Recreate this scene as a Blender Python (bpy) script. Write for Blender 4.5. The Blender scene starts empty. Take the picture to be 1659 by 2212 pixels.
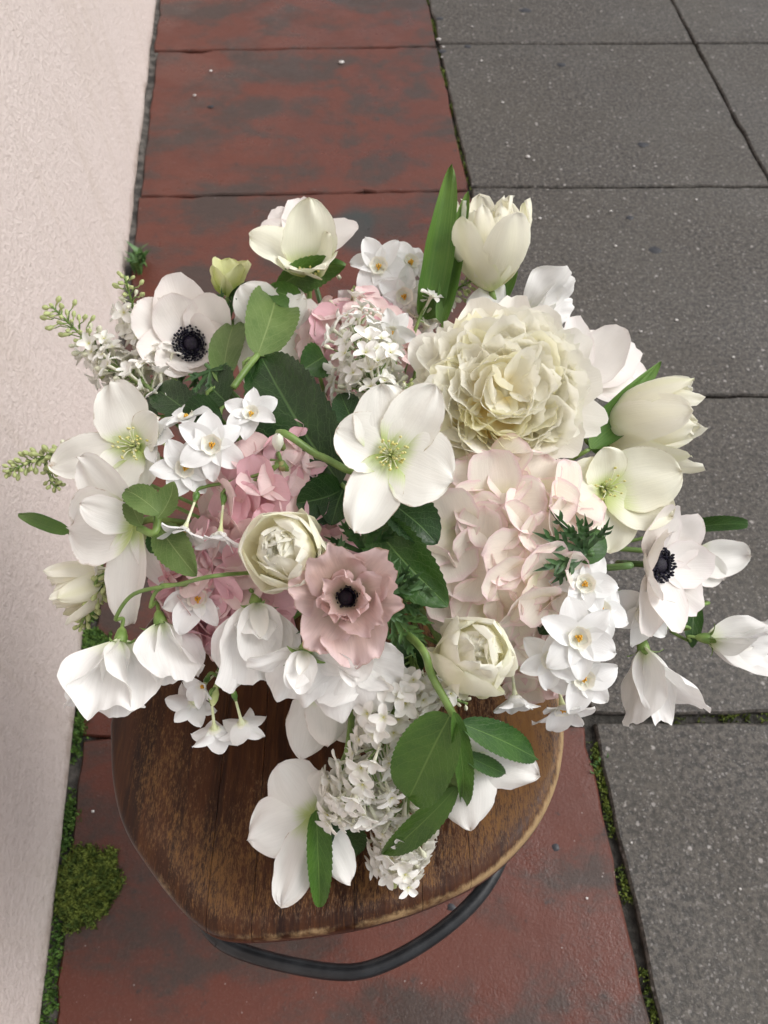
import bpy, bmesh, math, random
from mathutils import Vector, Matrix, noise as mnoise
R = math.radians
scene = bpy.context.scene
col = scene.collection

# ------------------------------------------------------------------ camera
H = 1.15; PITCH = 59.0; FPX = 1661.0; CX, CY = 829.5, 1106.0
cam = bpy.data.objects.new('camera', bpy.data.cameras.new('camera'))
col.objects.link(cam); scene.camera = cam
cam.location = (0, 0, H); cam.rotation_euler = (R(90 - PITCH), 0, 0)
cam.data.sensor_fit = 'VERTICAL'; cam.data.sensor_height = 24; cam.data.lens = 24 * FPX / 2212
cam.data.clip_start = 0.02; cam.data.clip_end = 500
cam.data.dof.use_dof = True; cam.data.dof.focus_distance = 0.53; cam.data.dof.aperture_fstop = 9.0
# ------------------------------------------------------------------ sky, sun, exposure
SUN_EL, SUN_AZ = 46.0, 80.0      # azimuth clockwise from +Y
w = bpy.data.worlds.new('World'); scene.world = w; w.use_nodes = True
nt = w.node_tree
sky = nt.nodes.new('ShaderNodeTexSky'); sky.sky_type = 'NISHITA'; sky.sun_disc = False
sky.sun_elevation = R(SUN_EL); sky.sun_rotation = R(SUN_AZ); sky.dust_density = 4; sky.air_density = 1.0; sky.ozone_density = 1.0
hs = nt.nodes.new('ShaderNodeHueSaturation'); hs.inputs['Saturation'].default_value = 0.16
nt.links.new(sky.outputs[0], hs.inputs['Color'])
nt.links.new(hs.outputs[0], nt.nodes['Background'].inputs['Color'])
nt.nodes['Background'].inputs['Strength'].default_value = 0.13
sd = bpy.data.lights.new('sun', 'SUN'); sd.energy = 1.1; sd.angle = R(40); sd.color = (1, .97, .93)
sun = bpy.data.objects.new('sun', sd); col.objects.link(sun)
sun.rotation_euler = (R(90 - SUN_EL), 0, R(180 - SUN_AZ)); sun.location = (1, 0, 4)
vs = scene.view_settings; vs.view_transform = 'Standard'; vs.look = 'None'; vs.gamma = 1; vs.use_curve_mapping = False
vs.exposure = 0.26
scene.cycles.max_bounces = 16; scene.cycles.diffuse_bounces = 10; scene.cycles.transmission_bounces = 8; scene.cycles.transparent_max_bounces = 8

# ------------------------------------------------------------------ photo pixel -> world (1659x2212 frame)
p_ = R(90 - PITCH)
RT = Vector((1, 0, 0)); UP = Vector((0, math.cos(p_), math.sin(p_))); BK = Vector((0, -math.sin(p_), math.cos(p_)))
CAM = Vector((0, 0, H))
def ray(px, py): return (px - CX) / FPX * RT - (py - CY) / FPX * UP - BK
def P(px, py, z): return CAM + ray(px, py) * z
def G(px, py, h=0.0):
    d = ray(px, py); return CAM + d * ((h - H) / d.z)
SEAT_Z = 0.47
EC = Vector((-0.02, 0.345, 0.50)); ER = Vector((0.29, 0.25, 0.20))     # the dome of the bouquet
def zb(px, py):
    d = ray(px, py)
    o = Vector([(CAM[i] - EC[i]) / ER[i] for i in range(3)]); e = Vector([d[i] / ER[i] for i in range(3)])
    a = e.dot(e); b = o.dot(e); c = o.dot(o) - 1; D = b * b - a * c
    t = (-b - math.sqrt(D)) / a if D > 0 else -b / a
    tmax = (SEAT_Z + 0.018 - H) / d.z
    return min(t, tmax)

# ------------------------------------------------------------------ helpers
def link(o, parent=None):
    col.objects.link(o)
    if parent is not None: o.parent = parent
    return o
def tag(o, label=None, cat=None, group=None, kind=None):
    if label: o['label'] = label
    if cat: o['category'] = cat
    if group: o['group'] = group
    if kind: o['kind'] = kind
    return o
def mesh(name, vs, fs, mat, parent=None, uvs=None, smooth=True):
    me = bpy.data.meshes.new(name); me.from_pydata(vs, [], fs)
    if smooth: me.polygons.foreach_set('use_smooth', [True] * len(me.polygons))
    if uvs is not None:
        l = me.uv_layers.new(name='UVMap')
        for i, lp in enumerate(me.loops): l.data[i].uv = uvs[lp.vertex_index]
    for m in (mat if isinstance(mat, (list, tuple)) else [mat]):
        me.materials.append(m)
    o = bpy.data.objects.new(name, me); link(o, parent); return o
def thing(name, label, cat, mw, group=None):
    o = bpy.data.objects.new(name, None); o.empty_display_size = .02; col.objects.link(o); o.matrix_world = mw
    return tag(o, label, cat, group)
class Acc:      # collects several shapes into one mesh
    def __init__(s): s.v = []; s.f = []; s.uv = []; s.mi = []
    def add(s, vs, fs, uvs=None, mi=0, M=None):
        n = len(s.v)
        s.v += [tuple(M @ Vector(q)) if M is not None else tuple(q) for q in vs]
        s.f += [tuple(i + n for i in f) for f in fs]; s.mi += [mi] * len(fs)
        s.uv += uvs if uvs is not None else [(0.5, 0.5)] * len(vs)
    def obj(s, name, mat, parent=None, smooth=True):
        o = mesh(name, s.v, s.f, mat, parent, s.uv, smooth)
        if any(s.mi): o.data.polygons.foreach_set('material_index', s.mi)
        return o
def tube_data(pts, rad, n=8, cap=True):
    pts = [Vector(q) for q in pts]; vs = []; fs = []; uvs = []
    m = len(pts); t0 = (pts[1] - pts[0]).normalized()
    ref = Vector((0, 0, 1)) if abs(t0.z) < .9 else Vector((1, 0, 0))
    nx = t0.cross(ref).normalized()
    for i, q in enumerate(pts):
        t = (pts[min(i + 1, m - 1)] - pts[max(i - 1, 0)]).normalized()
        nx = (nx - t * nx.dot(t)).normalized(); ny = t.cross(nx)
        r = rad(i / (m - 1)) if callable(rad) else rad
        for k in range(n):
            a = 2 * math.pi * k / n
            vs.append(q + (nx * math.cos(a) + ny * math.sin(a)) * r); uvs.append((k / n, i / (m - 1)))
    for i in range(m - 1):
        for k in range(n):
            fs.append((i * n + k, i * n + (k + 1) % n, (i + 1) * n + (k + 1) % n, (i + 1) * n + k))
    if cap: fs.append(tuple(range(n - 1, -1, -1))); fs.append(tuple((m - 1) * n + k for k in range(n)))
    return [tuple(v) for v in vs], fs, uvs
def spline(ctrl, n=16):
    c = [Vector(q) for q in ctrl]; c = [c[0] * 2 - c[1]] + c + [c[-1] * 2 - c[-2]]; out = []
    m = len(c) - 3
    for i in range(n + 1):
        s = i / n * m; k = min(int(s), m - 1); t = s - k
        a, b, d, e = c[k], c[k + 1], c[k + 2], c[k + 3]
        out.append(.5 * ((2 * b) + (d - a) * t + (2 * a - 5 * b + 4 * d - e) * t * t + (3 * b - a - 3 * d + e) * t ** 3))
    return out
def lathe_data(prof, n=12, rim=None):
    vs = []; fs = []; uvs = []; m = len(prof)
    for i, (r, z) in enumerate(prof):
        for k in range(n):
            a = 2 * math.pi * k / n
            rr = r * (1 + (rim(a) if rim and i >= m - 2 else 0))
            vs.append((rr * math.cos(a), rr * math.sin(a), z)); uvs.append((k / n, i / (m - 1)))
    for i in range(m - 1):
        for k in range(n): fs.append((i * n + k, i * n + (k + 1) % n, (i + 1) * n + (k + 1) % n, (i + 1) * n + k))
    return vs, fs, uvs
def ball_data(c, rx, ry, rz, nu=8, nv=5):
    prof = [(max(1e-4, math.sin(math.pi * i / nv)), -math.cos(math.pi * i / nv)) for i in range(nv + 1)]
    vs, fs, uv = lathe_data(prof, nu)
    return [(c[0] + x * rx, c[1] + y * ry, c[2] + z * rz) for x, y, z in vs], fs, uv

# ------------------------------------------------------------------ materials
class NT:
    def __init__(s, name):
        s.m = bpy.data.materials.new(name); s.m.use_nodes = True; s.t = s.m.node_tree
        s.b = s.t.nodes['Principled BSDF']; s.out = s.t.nodes['Material Output']
    def n(s, typ, **kw):
        nd = s.t.nodes.new('ShaderNode' + typ)
        for k, v in kw.items():
            if hasattr(nd, k): setattr(nd, k, v)
            else: nd.inputs[k].default_value = v
        return nd
    def l(s, a, b): s.t.links.new(a, b)
    def setin(s, sock, v):
        if isinstance(v, (int, float)): sock.default_value = v
        elif isinstance(v, (tuple, list)): sock.default_value = tuple(v) if len(v) == len(sock.default_value) else (*v, 1)
        else: s.l(v, sock)
    def math(s, op, a, b=None, c=None, clamp=False):
        nd = s.n('Math', operation=op); nd.use_clamp = clamp
        for i, x in enumerate((a, b, c)):
            if x is not None: s.setin(nd.inputs[i], x)
        return nd.outputs[0]
    def mix(s, f, a, b, blend='MIX'):
        nd = s.n('MixRGB', blend_type=blend)
        s.setin(nd.inputs[0], f); s.setin(nd.inputs[1], a); s.setin(nd.inputs[2], b); return nd.outputs[0]
    def ramp(s, f, a, b):       # smooth step from a to b
        nd = s.n('MapRange', interpolation_type='SMOOTHSTEP')
        s.setin(nd.inputs[0], f); nd.inputs[1].default_value = a; nd.inputs[2].default_value = b; return nd.outputs[0]
    def noise(s, vec, scale, detail=4, rough=.55, dist=0):
        nd = s.n('TexNoise'); nd.inputs['Scale'].default_value = scale; nd.inputs['Detail'].default_value = detail
        nd.inputs['Roughness'].default_value = rough; nd.inputs['Distortion'].default_value = dist
        if vec is not None: s.l(vec, nd.inputs['Vector'])
        return nd.outputs[0]
    def scaled(s, vec, sc):
        nd = s.n('Mapping'); nd.inputs['Scale'].default_value = sc; s.l(vec, nd.inputs['Vector']); return nd.outputs[0]
    def bump(s, h, strength=.3, dist=.001, normal=None):
        nd = s.n('Bump'); nd.inputs['Strength'].default_value = strength; nd.inputs['Distance'].default_value = dist
        s.l(h, nd.inputs['Height'])
        if normal is not None: s.l(normal, nd.inputs['Normal'])
        return nd.outputs[0]
def petal_mat(name, main, base=None, bext=(.0, .3), edge=None, eamt=.8, espan=(.8, 1.0), transl=.22, rough=.5, streak=.06, back=None, brown=0.0, mid=None, vary=.05):
    main = tuple(min(.95, x * PK) for x in main); base = tuple(x * PK for x in base) if base else None; edge = tuple(min(.95, x * PK) for x in edge) if edge else None; mid = tuple(min(.95, x * PK) for x in mid) if mid else None
    t = NT(name); uv = t.n('UVMap').outputs[0]; sp = t.n('SeparateXYZ'); t.l(uv, sp.inputs[0]); u, v = sp.outputs[0], sp.outputs[1]
    obj = t.n('TexCoord').outputs['Object']
    au = t.math('ABSOLUTE', t.math('MULTIPLY_ADD', u, 2.0, -1.0))
    st = t.noise(t.scaled(uv, (38, 2.2, 1)), 1.0, 3, .6)
    c = t.mix(t.math('MULTIPLY', t.ramp(st, .42, .68), streak), main, tuple(x * .72 for x in main))
    big = t.noise(obj, 45, 3)
    c = t.mix(t.math('MULTIPLY', t.ramp(big, .45, .75), vary), c, (main[0] * .9, main[1] * .88, main[2] * .78))
    if mid is not None: c = t.mix(t.math('MULTIPLY', t.ramp(au, .55, .05), .55), c, mid)
    if base is not None: c = t.mix(t.ramp(t.math('ADD', v, t.math('MULTIPLY_ADD', st, .18, -.09)), bext[1], bext[0]), c, base)
    e = t.math('MAXIMUM', au, v)
    if edge is not None:
        en = t.math('ADD', e, t.math('MULTIPLY_ADD', big, .3, -.15))
        c = t.mix(t.math('MULTIPLY', t.ramp(en, *espan), eamt), c, edge)
    if brown:
        bn = t.noise(obj, 160, 4, .65)
        f = t.math('MULTIPLY', t.ramp(t.math('ADD', e, t.math('MULTIPLY_ADD', bn, .22, -.12)), .95, 1.03), brown)
        c = t.mix(f, c, (.36, .22, .10))
    t.l(c, t.b.inputs['Base Color']); t.b.inputs['Roughness'].default_value = rough
    t.b.inputs['Specular IOR Level'].default_value = .28
    bm_ = t.bump(t.math('ADD', st, t.math('MULTIPLY', t.noise(obj, 420, 2), .35)), .22, .0009)
    t.l(bm_, t.b.inputs['Normal'])
    tr = t.n('BsdfTranslucent'); t.l(c, tr.inputs[0]); t.l(bm_, tr.inputs['Normal'])
    mx = t.n('MixShader'); mx.inputs[0].default_value = transl
    t.l(t.b.outputs[0], mx.inputs[1]); t.l(tr.outputs[0], mx.inputs[2]); t.l(mx.outputs[0], t.out.inputs[0])
    return t.m
def leaf_mat(name, main, vein, dark, nv=7.0, slope=2.6, rough=.38, transl=.15, back=None, parallel=False):
    t = NT(name); uv = t.n('UVMap').outputs[0]; sp = t.n('SeparateXYZ'); t.l(uv, sp.inputs[0]); u, v = sp.outputs[0], sp.outputs[1]
    obj = t.n('TexCoord').outputs['Object']
    au = t.math('ABSOLUTE', t.math('MULTIPLY_ADD', u, 2.0, -1.0))
    big = t.noise(obj, 40, 3)
    c = t.mix(t.ramp(big, .35, .7), main, dark)
    if parallel:
        lines = t.noise(t.scaled(uv, (46, .8, 1)), 1.0, 2)
        c = t.mix(t.math('MULTIPLY', t.ramp(lines, .5, .65), .3), c, vein)
        c = t.mix(t.math('MULTIPLY', t.ramp(v, .55, 1.0), .35), c, vein); hgt = lines
    else:
        wob = t.noise(obj, 90, 2)
        q = t.math('ADD', t.math('MULTIPLY_ADD', au, -slope, t.math('MULTIPLY', v, nv)), t.math('MULTIPLY', wob, .8))
        tri = t.math('ABSOLUTE', t.math('SUBTRACT', t.math('FRACT', q), .5))
        side = t.ramp(tri, .055, .0); midv = t.ramp(au, .05, .012)
        vor = t.n('TexVoronoi', feature='DISTANCE_TO_EDGE'); vor.inputs['Scale'].default_value = 1.0
        t.l(t.scaled(uv, (14, 22, 1)), vor.inputs['Vector'])
        net = t.math('MULTIPLY', t.ramp(vor.outputs['Distance'], .07, .0), .22)
        f = t.math('MAXIMUM', t.math('MAXIMUM', t.math('MULTIPLY', side, .45), t.math('MULTIPLY', midv, .8)), net)
        c = t.mix(f, c, vein); hgt = t.math('MULTIPLY', f, -1.0)
    t.l(c, t.b.inputs['Base Color']); t.b.inputs['Roughness'].default_value = rough
    t.b.inputs['Specular IOR Level'].default_value = .4
    bm_ = t.bump(t.math('ADD', hgt, t.math('MULTIPLY', t.noise(obj, 300, 3), .5)), .45, .001)
    t.l(bm_, t.b.inputs['Normal'])
    tr = t.n('BsdfTranslucent'); t.l(c, tr.inputs[0])
    mx = t.n('MixShader'); mx.inputs[0].default_value = transl
    t.l(t.b.outputs[0], mx.inputs[1]); t.l(tr.outputs[0], mx.inputs[2]); t.l(mx.outputs[0], t.out.inputs[0])
    return t.m
def plain_mat(name, c1, c2, scale=60, rough=.5, bump=.2, bdist=.0006):
    t = NT(name); obj = t.n('TexCoord').outputs['Object']; nz = t.noise(obj, scale, 4)
    t.l(t.mix(t.ramp(nz, .35, .68), c1, c2), t.b.inputs['Base Color']); t.b.inputs['Roughness'].default_value = rough
    t.l(t.bump(t.noise(obj, scale * 4, 3), bump, bdist), t.b.inputs['Normal']); return t.m

M = {}
PK = 1.07
# setting
def mk_red():
    t = NT('red_painted_concrete'); g = t.n('NewGeometry').outputs['Position']
    n1 = t.noise(t.scaled(g, (1.2, 1.9, 1)), 3.4, 8, .66, .35); n2 = t.noise(g, 38, 6, .7); n3 = t.noise(g, 260, 3, .7); n4 = t.noise(g, 7.5, 5, .6)
    wear = t.ramp(t.math('ADD', t.math('MULTIPLY_ADD', n1, 1.0, t.math('MULTIPLY', n4, .25)), t.math('MULTIPLY', n2, .20)), .66, .84)
    red = t.mix(n4, (.140, .038, .022), (.088, .027, .019)); red = t.mix(t.ramp(n3, .5, .75), red, (.135, .056, .042))
    dk = t.mix(n3, (.022, .018, .017), (.082, .058, .048))
    c = t.mix(t.math('MULTIPLY', wear, .9), red, dk)
    ps = G(768, 494); vsb = t.n('VectorMath', operation='SUBTRACT'); t.l(g, vsb.inputs[0]); vsb.inputs[1].default_value = (ps.x, ps.y, 0)
    ln = t.n('VectorMath', operation='LENGTH'); t.l(t.scaled(vsb.outputs[0], (1, .62, 0)), ln.inputs[0])
    stain = t.ramp(t.math('ADD', ln.outputs['Value'], t.math('MULTIPLY_ADD', n4, .05, -.025)), .062, .030)
    c = t.mix(t.math('MULTIPLY', stain, .75), c, (.030, .046, .046))
    pit = t.ramp(n2, .60, .72); c = t.mix(t.math('MULTIPLY', pit, .75), c, (.035, .03, .03))
    vor = t.n('TexVoronoi'); vor.inputs['Scale'].default_value = 120; t.l(g, vor.inputs['Vector'])
    fl = t.math('MULTIPLY', t.ramp(vor.outputs['Distance'], .16, .10), t.ramp(t.noise(g, 55, 2), .60, .68))
    c = t.mix(t.math('MULTIPLY', fl, .55), c, (.42, .38, .36))
    t.l(c, t.b.inputs['Base Color'])
    wet = t.ramp(t.noise(g, 5.5, 4, .6), .42, .62)
    t.l(t.math('MULTIPLY_ADD', wet, -.30, t.math('MULTIPLY_ADD', n2, .25, .46)), t.b.inputs['Roughness'])
    hb = t.math('ADD', t.math('MULTIPLY', n3, .5), t.math('MULTIPLY', n2, .8))
    t.l(t.bump(hb, .5, .003), t.b.inputs['Normal']); return t.m
def mk_grey():
    t = NT('exposed_aggregate_concrete'); g = t.n('NewGeometry').outputs['Position']
    n1 = t.noise(g, 3.0, 6, .6); n2 = t.noise(g, 120, 5, .8); n3 = t.noise(g, 380, 3, .7)
    c = t.mix(t.ramp(n2, .40, .60), (.019, .016, .0135), (.105, .092, .078))
    c = t.mix(t.math('MULTIPLY', t.ramp(n1, .40, .68), .45), c, (.078, .069, .055))
    wv = t.n('TexNoise'); wv.inputs['Scale'].default_value = 260; t.l(g, wv.inputs['Vector'])
    wob = t.n('VectorMath', operation='MULTIPLY_ADD'); t.l(wv.outputs['Color'], wob.inputs[0]); wob.inputs[1].default_value = (.007, .007, .0); t.l(g, wob.inputs[2])
    for sc_, lo, hi, r0_, r1_, am in ((75, .84, .95, .30, .12, .70), (170, .62, .95, .42, .18, .42), (330, .5, .95, .5, .2, .28)):
        vor = t.n('TexVoronoi'); vor.inputs['Scale'].default_value = sc_; t.l(wob.outputs[0], vor.inputs['Vector'])
        sel = t.n('SeparateColor'); t.l(vor.outputs['Color'], sel.inputs[0])
        fl = t.math('MULTIPLY', t.ramp(vor.outputs['Distance'], r0_, r1_), t.ramp(sel.outputs[0], lo, hi))
        c = t.mix(t.math('MULTIPLY', fl, am), c, (.46, .43, .41))
        dk2 = t.math('MULTIPLY', t.ramp(vor.outputs['Distance'], r0_ + .1, r1_), t.ramp(sel.outputs[1], .75, .95))
        c = t.mix(t.math('MULTIPLY', dk2, .5), c, (.015, .014, .014))
    t.l(c, t.b.inputs['Base Color'])
    wet = t.ramp(t.noise(g, 4.0, 4), .40, .65)
    t.l(t.math('MULTIPLY_ADD', wet, -.18, t.math('MULTIPLY_ADD', n2, .2, .48)), t.b.inputs['Roughness'])
    t.l(t.bump(t.math('ADD', n2, t.math('MULTIPLY', n3, .5)), .6, .003), t.b.inputs['Normal']); return t.m
def mk_stucco():
    t = NT('pink_white_stucco'); g = t.n('NewGeometry').outputs['Position']
    n1 = t.noise(g, 95, 5, .66); n2 = t.noise(g, 300, 3, .7); n3 = t.noise(g, 2.2, 5, .6)
    drip = t.noise(t.scaled(g, (9, 9, .7)), 1.6, 5, .65)
    c = t.mix(n3, (.750, .655, .612), (.695, .608, .570)); c = t.mix(t.math('MULTIPLY', t.ramp(drip, .50, .72), .38), c, (.60, .51, .44))
    sp = t.n('SeparateXYZ'); t.l(g, sp.inputs[0])
    low = t.ramp(t.math('ADD', sp.outputs[2], t.math('MULTIPLY', t.noise(g, 30, 5, .7), .10)), .085, .035)
    c = t.mix(t.math('MULTIPLY', low, .75), c, (.33, .24, .19))
    c = t.mix(t.math('MULTIPLY', t.ramp(n1, .54, .34), .30), c, (.50, .42, .375))  # hollows of the grain painted darker, standing in for their tiny shadows
    t.l(c, t.b.inputs['Base Color']); t.b.inputs['Roughness'].default_value = .85
    t.l(t.bump(t.math('ADD', n1, t.math('MULTIPLY', n2, .45)), .85, .0055), t.b.inputs['Normal']); return t.m
def mk_wood():
    t = NT('worn_stained_wood'); tc = t.n('TexCoord'); o = tc.outputs['Object']; uv = t.n('UVMap').outputs[0]
    sp = t.n('SeparateXYZ'); t.l(uv, sp.inputs[0]); s, side = sp.outputs[0], sp.outputs[1]      # s: 0 centre .. 1 rim
    grain = t.noise(t.scaled(o, (420, 34, 60)), 1.0, 5, .65); grain2 = t.noise(t.scaled(o, (75, 5, 20)), 1.0, 5, .6, .6)
    big = t.noise(t.scaled(o, (13, 5.5, 6)), 1.0, 5, .6); flake = t.noise(t.scaled(o, (230, 60, 60)), 1.0, 6, .75)
    speck = t.noise(t.scaled(o, (900, 190, 200)), 1.0, 4, .8)
    c = t.mix(t.ramp(grain2, .3, .7), (.016, .0048, .0022), (.062, .020, .0065))
    c = t.mix(t.math('MULTIPLY', t.ramp(grain, .45, .7), .5), c, (.105, .040, .011))
    spo = t.n('SeparateXYZ'); t.l(o, spo.inputs[0])
    band = t.math('MULTIPLY', t.ramp(s, .55, .84), t.ramp(s, .955, .88))
    wearmask = t.math('ADD', t.math('MULTIPLY_ADD', big, 1.0, -.52), t.math('ADD', t.math('MULTIPLY', band, .16), t.math('MULTIPLY', spo.outputs[0], .55)))
    wf = t.ramp(t.math('ADD', wearmask, t.math('ADD', t.math('MULTIPLY_ADD', flake, .7, -.35), t.math('MULTIPLY_ADD', speck, 1.3, -.65))), .02, .34)
    c = t.mix(t.math('MULTIPLY', wf, .70), c, t.mix(grain, (.17, .072, .018), (.30, .155, .050)))
    rim = t.math('MULTIPLY', t.ramp(t.math('ADD', s, t.math('MULTIPLY_ADD', flake, .05, -.03)), .962, .985), t.ramp(s, 1.01, 1.0))
    rim = t.math('MULTIPLY', rim, t.ramp(t.math('ADD', t.noise(o, 26, 5, .7), t.math('MULTIPLY', spo.outputs[0], 1.0)), .42, .66))
    c = t.mix(t.math('MULTIPLY', rim, .8), c, (.46, .32, .17))
    c = t.mix(t.ramp(s, 1.0, 1.02), c, (.060, .018, .010))
    t.l(c, t.b.inputs['Base Color'])
    t.l(t.math('MULTIPLY_ADD', wf, .22, t.math('MULTIPLY_ADD', flake, .15, .27)), t.b.inputs['Roughness'])
    t.b.inputs['Specular IOR Level'].default_value = .25; t.b.inputs['Coat Weight'].default_value = .10; t.b.inputs['Coat Roughness'].default_value = .2
    hb = t.math('ADD', t.math('MULTIPLY', wf, -.8), t.math('MULTIPLY', grain, .5))
    t.l(t.bump(hb, .35, .0008), t.b.inputs['Normal']); return t.m
M['red'] = mk_red(); M['grey'] = mk_grey(); M['stucco'] = mk_stucco(); M['wood'] = mk_wood()
M['bed'] = plain_mat('damp_joint_soil', (.018, .016, .012), (.055, .05, .042), 90, .7, .8, .004)
M['mortar'] = plain_mat('grey_mortar', (.022, .020, .017), (.13, .118, .105), 40, .75, .7, .004)
M['iron'] = plain_mat('black_iron', (.010, .011, .013), (.022, .024, .027), 50, .34, .2)
M['gum'] = plain_mat('old_gum', (.018, .019, .024), (.04, .042, .05), 80, .5)
M['chip'] = plain_mat('white_grit', (.55, .52, .50), (.8, .78, .75), 80, .6)
M['moss'] = plain_mat('moss', (.055, .095, .012), (.20, .25, .04), 120, .8, .6)
M['moss2'] = plain_mat('bright_moss', (.04, .10, .014), (.12, .22, .035), 120, .8, .6)
# plants
M['hell'] = petal_mat('hellebore_petal', (.86, .855, .80), streak=.15, base=(.50, .62, .20), bext=(.02, .36), brown=.75)
M['hellback'] = petal_mat('hellebore_petal_back', (.86, .855, .82), streak=.15, base=(.50, .60, .22), bext=(.02, .30), brown=.6, edge=(.84, .80, .79), eamt=.4)
M['hellcream'] = petal_mat('hellebore_petal_cream', (.84, .835, .70), streak=.15, base=(.58, .66, .26), bext=(.02, .42), brown=.55)
M['budyellow'] = petal_mat('pale_green_petal', (.74, .76, .43), base=(.42, .55, .12), bext=(.0, .5), brown=.3)
M['anem'] = petal_mat('anemone_petal', (.86, .83, .80), base=(.80, .80, .70), bext=(.0, .2), edge=(.80, .72, .72), eamt=.35, brown=.25)
M['anempink'] = petal_mat('dusty_pink_petal', (.70, .53, .49), base=(.44, .40, .27), bext=(.05, .6), edge=(.74, .575, .575), eamt=.9, espan=(.6, 1.0), brown=.9, streak=.35, transl=.3)
M['narc'] = petal_mat('narcissus_petal', (.845, .85, .845), base=(.78, .81, .70), bext=(.0, .2), transl=.2, streak=.12)
M['corona'] = petal_mat('narcissus_corona', (.88, .87, .80), base=(.72, .76, .46), bext=(.0, .5), transl=.2)
M['tulip'] = petal_mat('tulip_petal', (.89, .87, .77), base=(.86, .83, .60), bext=(.0, .30), edge=(.90, .88, .80), eamt=.5, mid=(.89, .87, .72), transl=.38)
M['tulipgreen'] = petal_mat('tulip_outer_petal', (.89, .875, .75), base=(.66, .72, .34), bext=(.0, .32), edge=(.80, .82, .58), eamt=.5, espan=(.88, 1.02), mid=(.85, .85, .62), transl=.34)
M['peony'] = petal_mat('peony_petal', (.895, .875, .80), base=(.89, .83, .61), bext=(.0, .5), transl=.45, streak=.02, vary=.0)
M['peonyy'] = petal_mat('peony_inner_petal', (.90, .87, .70), base=(.90, .78, .42), bext=(.0, .6), transl=.45, streak=.02, vary=.0)
M['guard'] = petal_mat('peony_guard_petal', (.88, .855, .80), base=(.82, .76, .58), bext=(.0, .4), transl=.22)
M['hydpink'] = petal_mat('pink_hydrangea_sepal', (.78, .50, .55), base=(.82, .66, .60), bext=(.0, .6), edge=(.78, .46, .53), eamt=.5, streak=.14)
M['hydpale'] = petal_mat('pale_pink_hydrangea_sepal', (.83, .67, .655), base=(.80, .75, .62), bext=(.0, .6), edge=(.80, .57, .60), eamt=.5, streak=.14)
M['hydcream'] = petal_mat('cream_hydrangea_sepal', (.88, .825, .745), base=(.80, .81, .58), bext=(.0, .55), edge=(.84, .57, .65), eamt=.75, espan=(.76, 1.12), streak=.16, transl=.3)
M['lilac'] = petal_mat('lilac_petal', (.87, .86, .82), base=(.72, .72, .55), bext=(.0, .3), transl=.18)
M['pea'] = petal_mat('sweet_pea_petal', (.88, .875, .86), base=(.76, .80, .58), bext=(.0, .3), transl=.26, streak=.2)
M['budg'] = plain_mat('lilac_bud', (.36, .44, .14), (.62, .66, .36), 150, .45)
M['budw'] = plain_mat('lilac_white_bud', (.68, .70, .48), (.84, .84, .72), 150, .45)
M['stem'] = plain_mat('green_stem', (.13, .22, .05), (.22, .33, .09), 60, .42)
M['stemd'] = plain_mat('dark_green_stem', (.05, .12, .03), (.11, .20, .06), 60, .45)
M['calyx'] = plain_mat('calyx_green', (.16, .28, .06), (.28, .40, .12), 90, .45)
M['yellow'] = plain_mat('yellow_anther', (.62, .58, .18), (.75, .72, .36), 200, .6)
M['orange'] = plain_mat('orange_anther', (.72, .36, .03), (.80, .50, .07), 200, .6)
M['black'] = plain_mat('black_stamen', (.004, .004, .012), (.012, .010, .030), 200, .5)
M['purple'] = plain_mat('purple_black_pistil', (.003, .0015, .008), (.010, .004, .022), 300, .5, .8, .001)
M['ldark'] = leaf_mat('dark_leaf', (.022, .066, .014), (.10, .19, .06), (.012, .040, .010), rough=.30)
M['lmid'] = leaf_mat('mid_leaf', (.045, .118, .020), (.14, .25, .07), (.026, .080, .016), rough=.33)
M['lbright'] = leaf_mat('bright_leaf', (.085, .185, .030), (.19, .31, .08), (.055, .13, .022), rough=.36, transl=.2)
M['lpale'] = leaf_mat('pale_leaf', (.155, .235, .070), (.28, .36, .14), (.105, .18, .045), rough=.5, transl=.25)
M['tleaf'] = leaf_mat('tulip_leaf', (.115, .235, .042), (.25, .38, .10), (.085, .19, .04), parallel=True, transl=.25)
M['fern'] = plain_mat('anemone_foliage', (.024, .072, .018), (.055, .13, .034), 120, .5)
M['fernlight'] = plain_mat('anemone_foliage_light', (.05, .13, .03), (.10, .20, .05), 120, .5)

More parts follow.
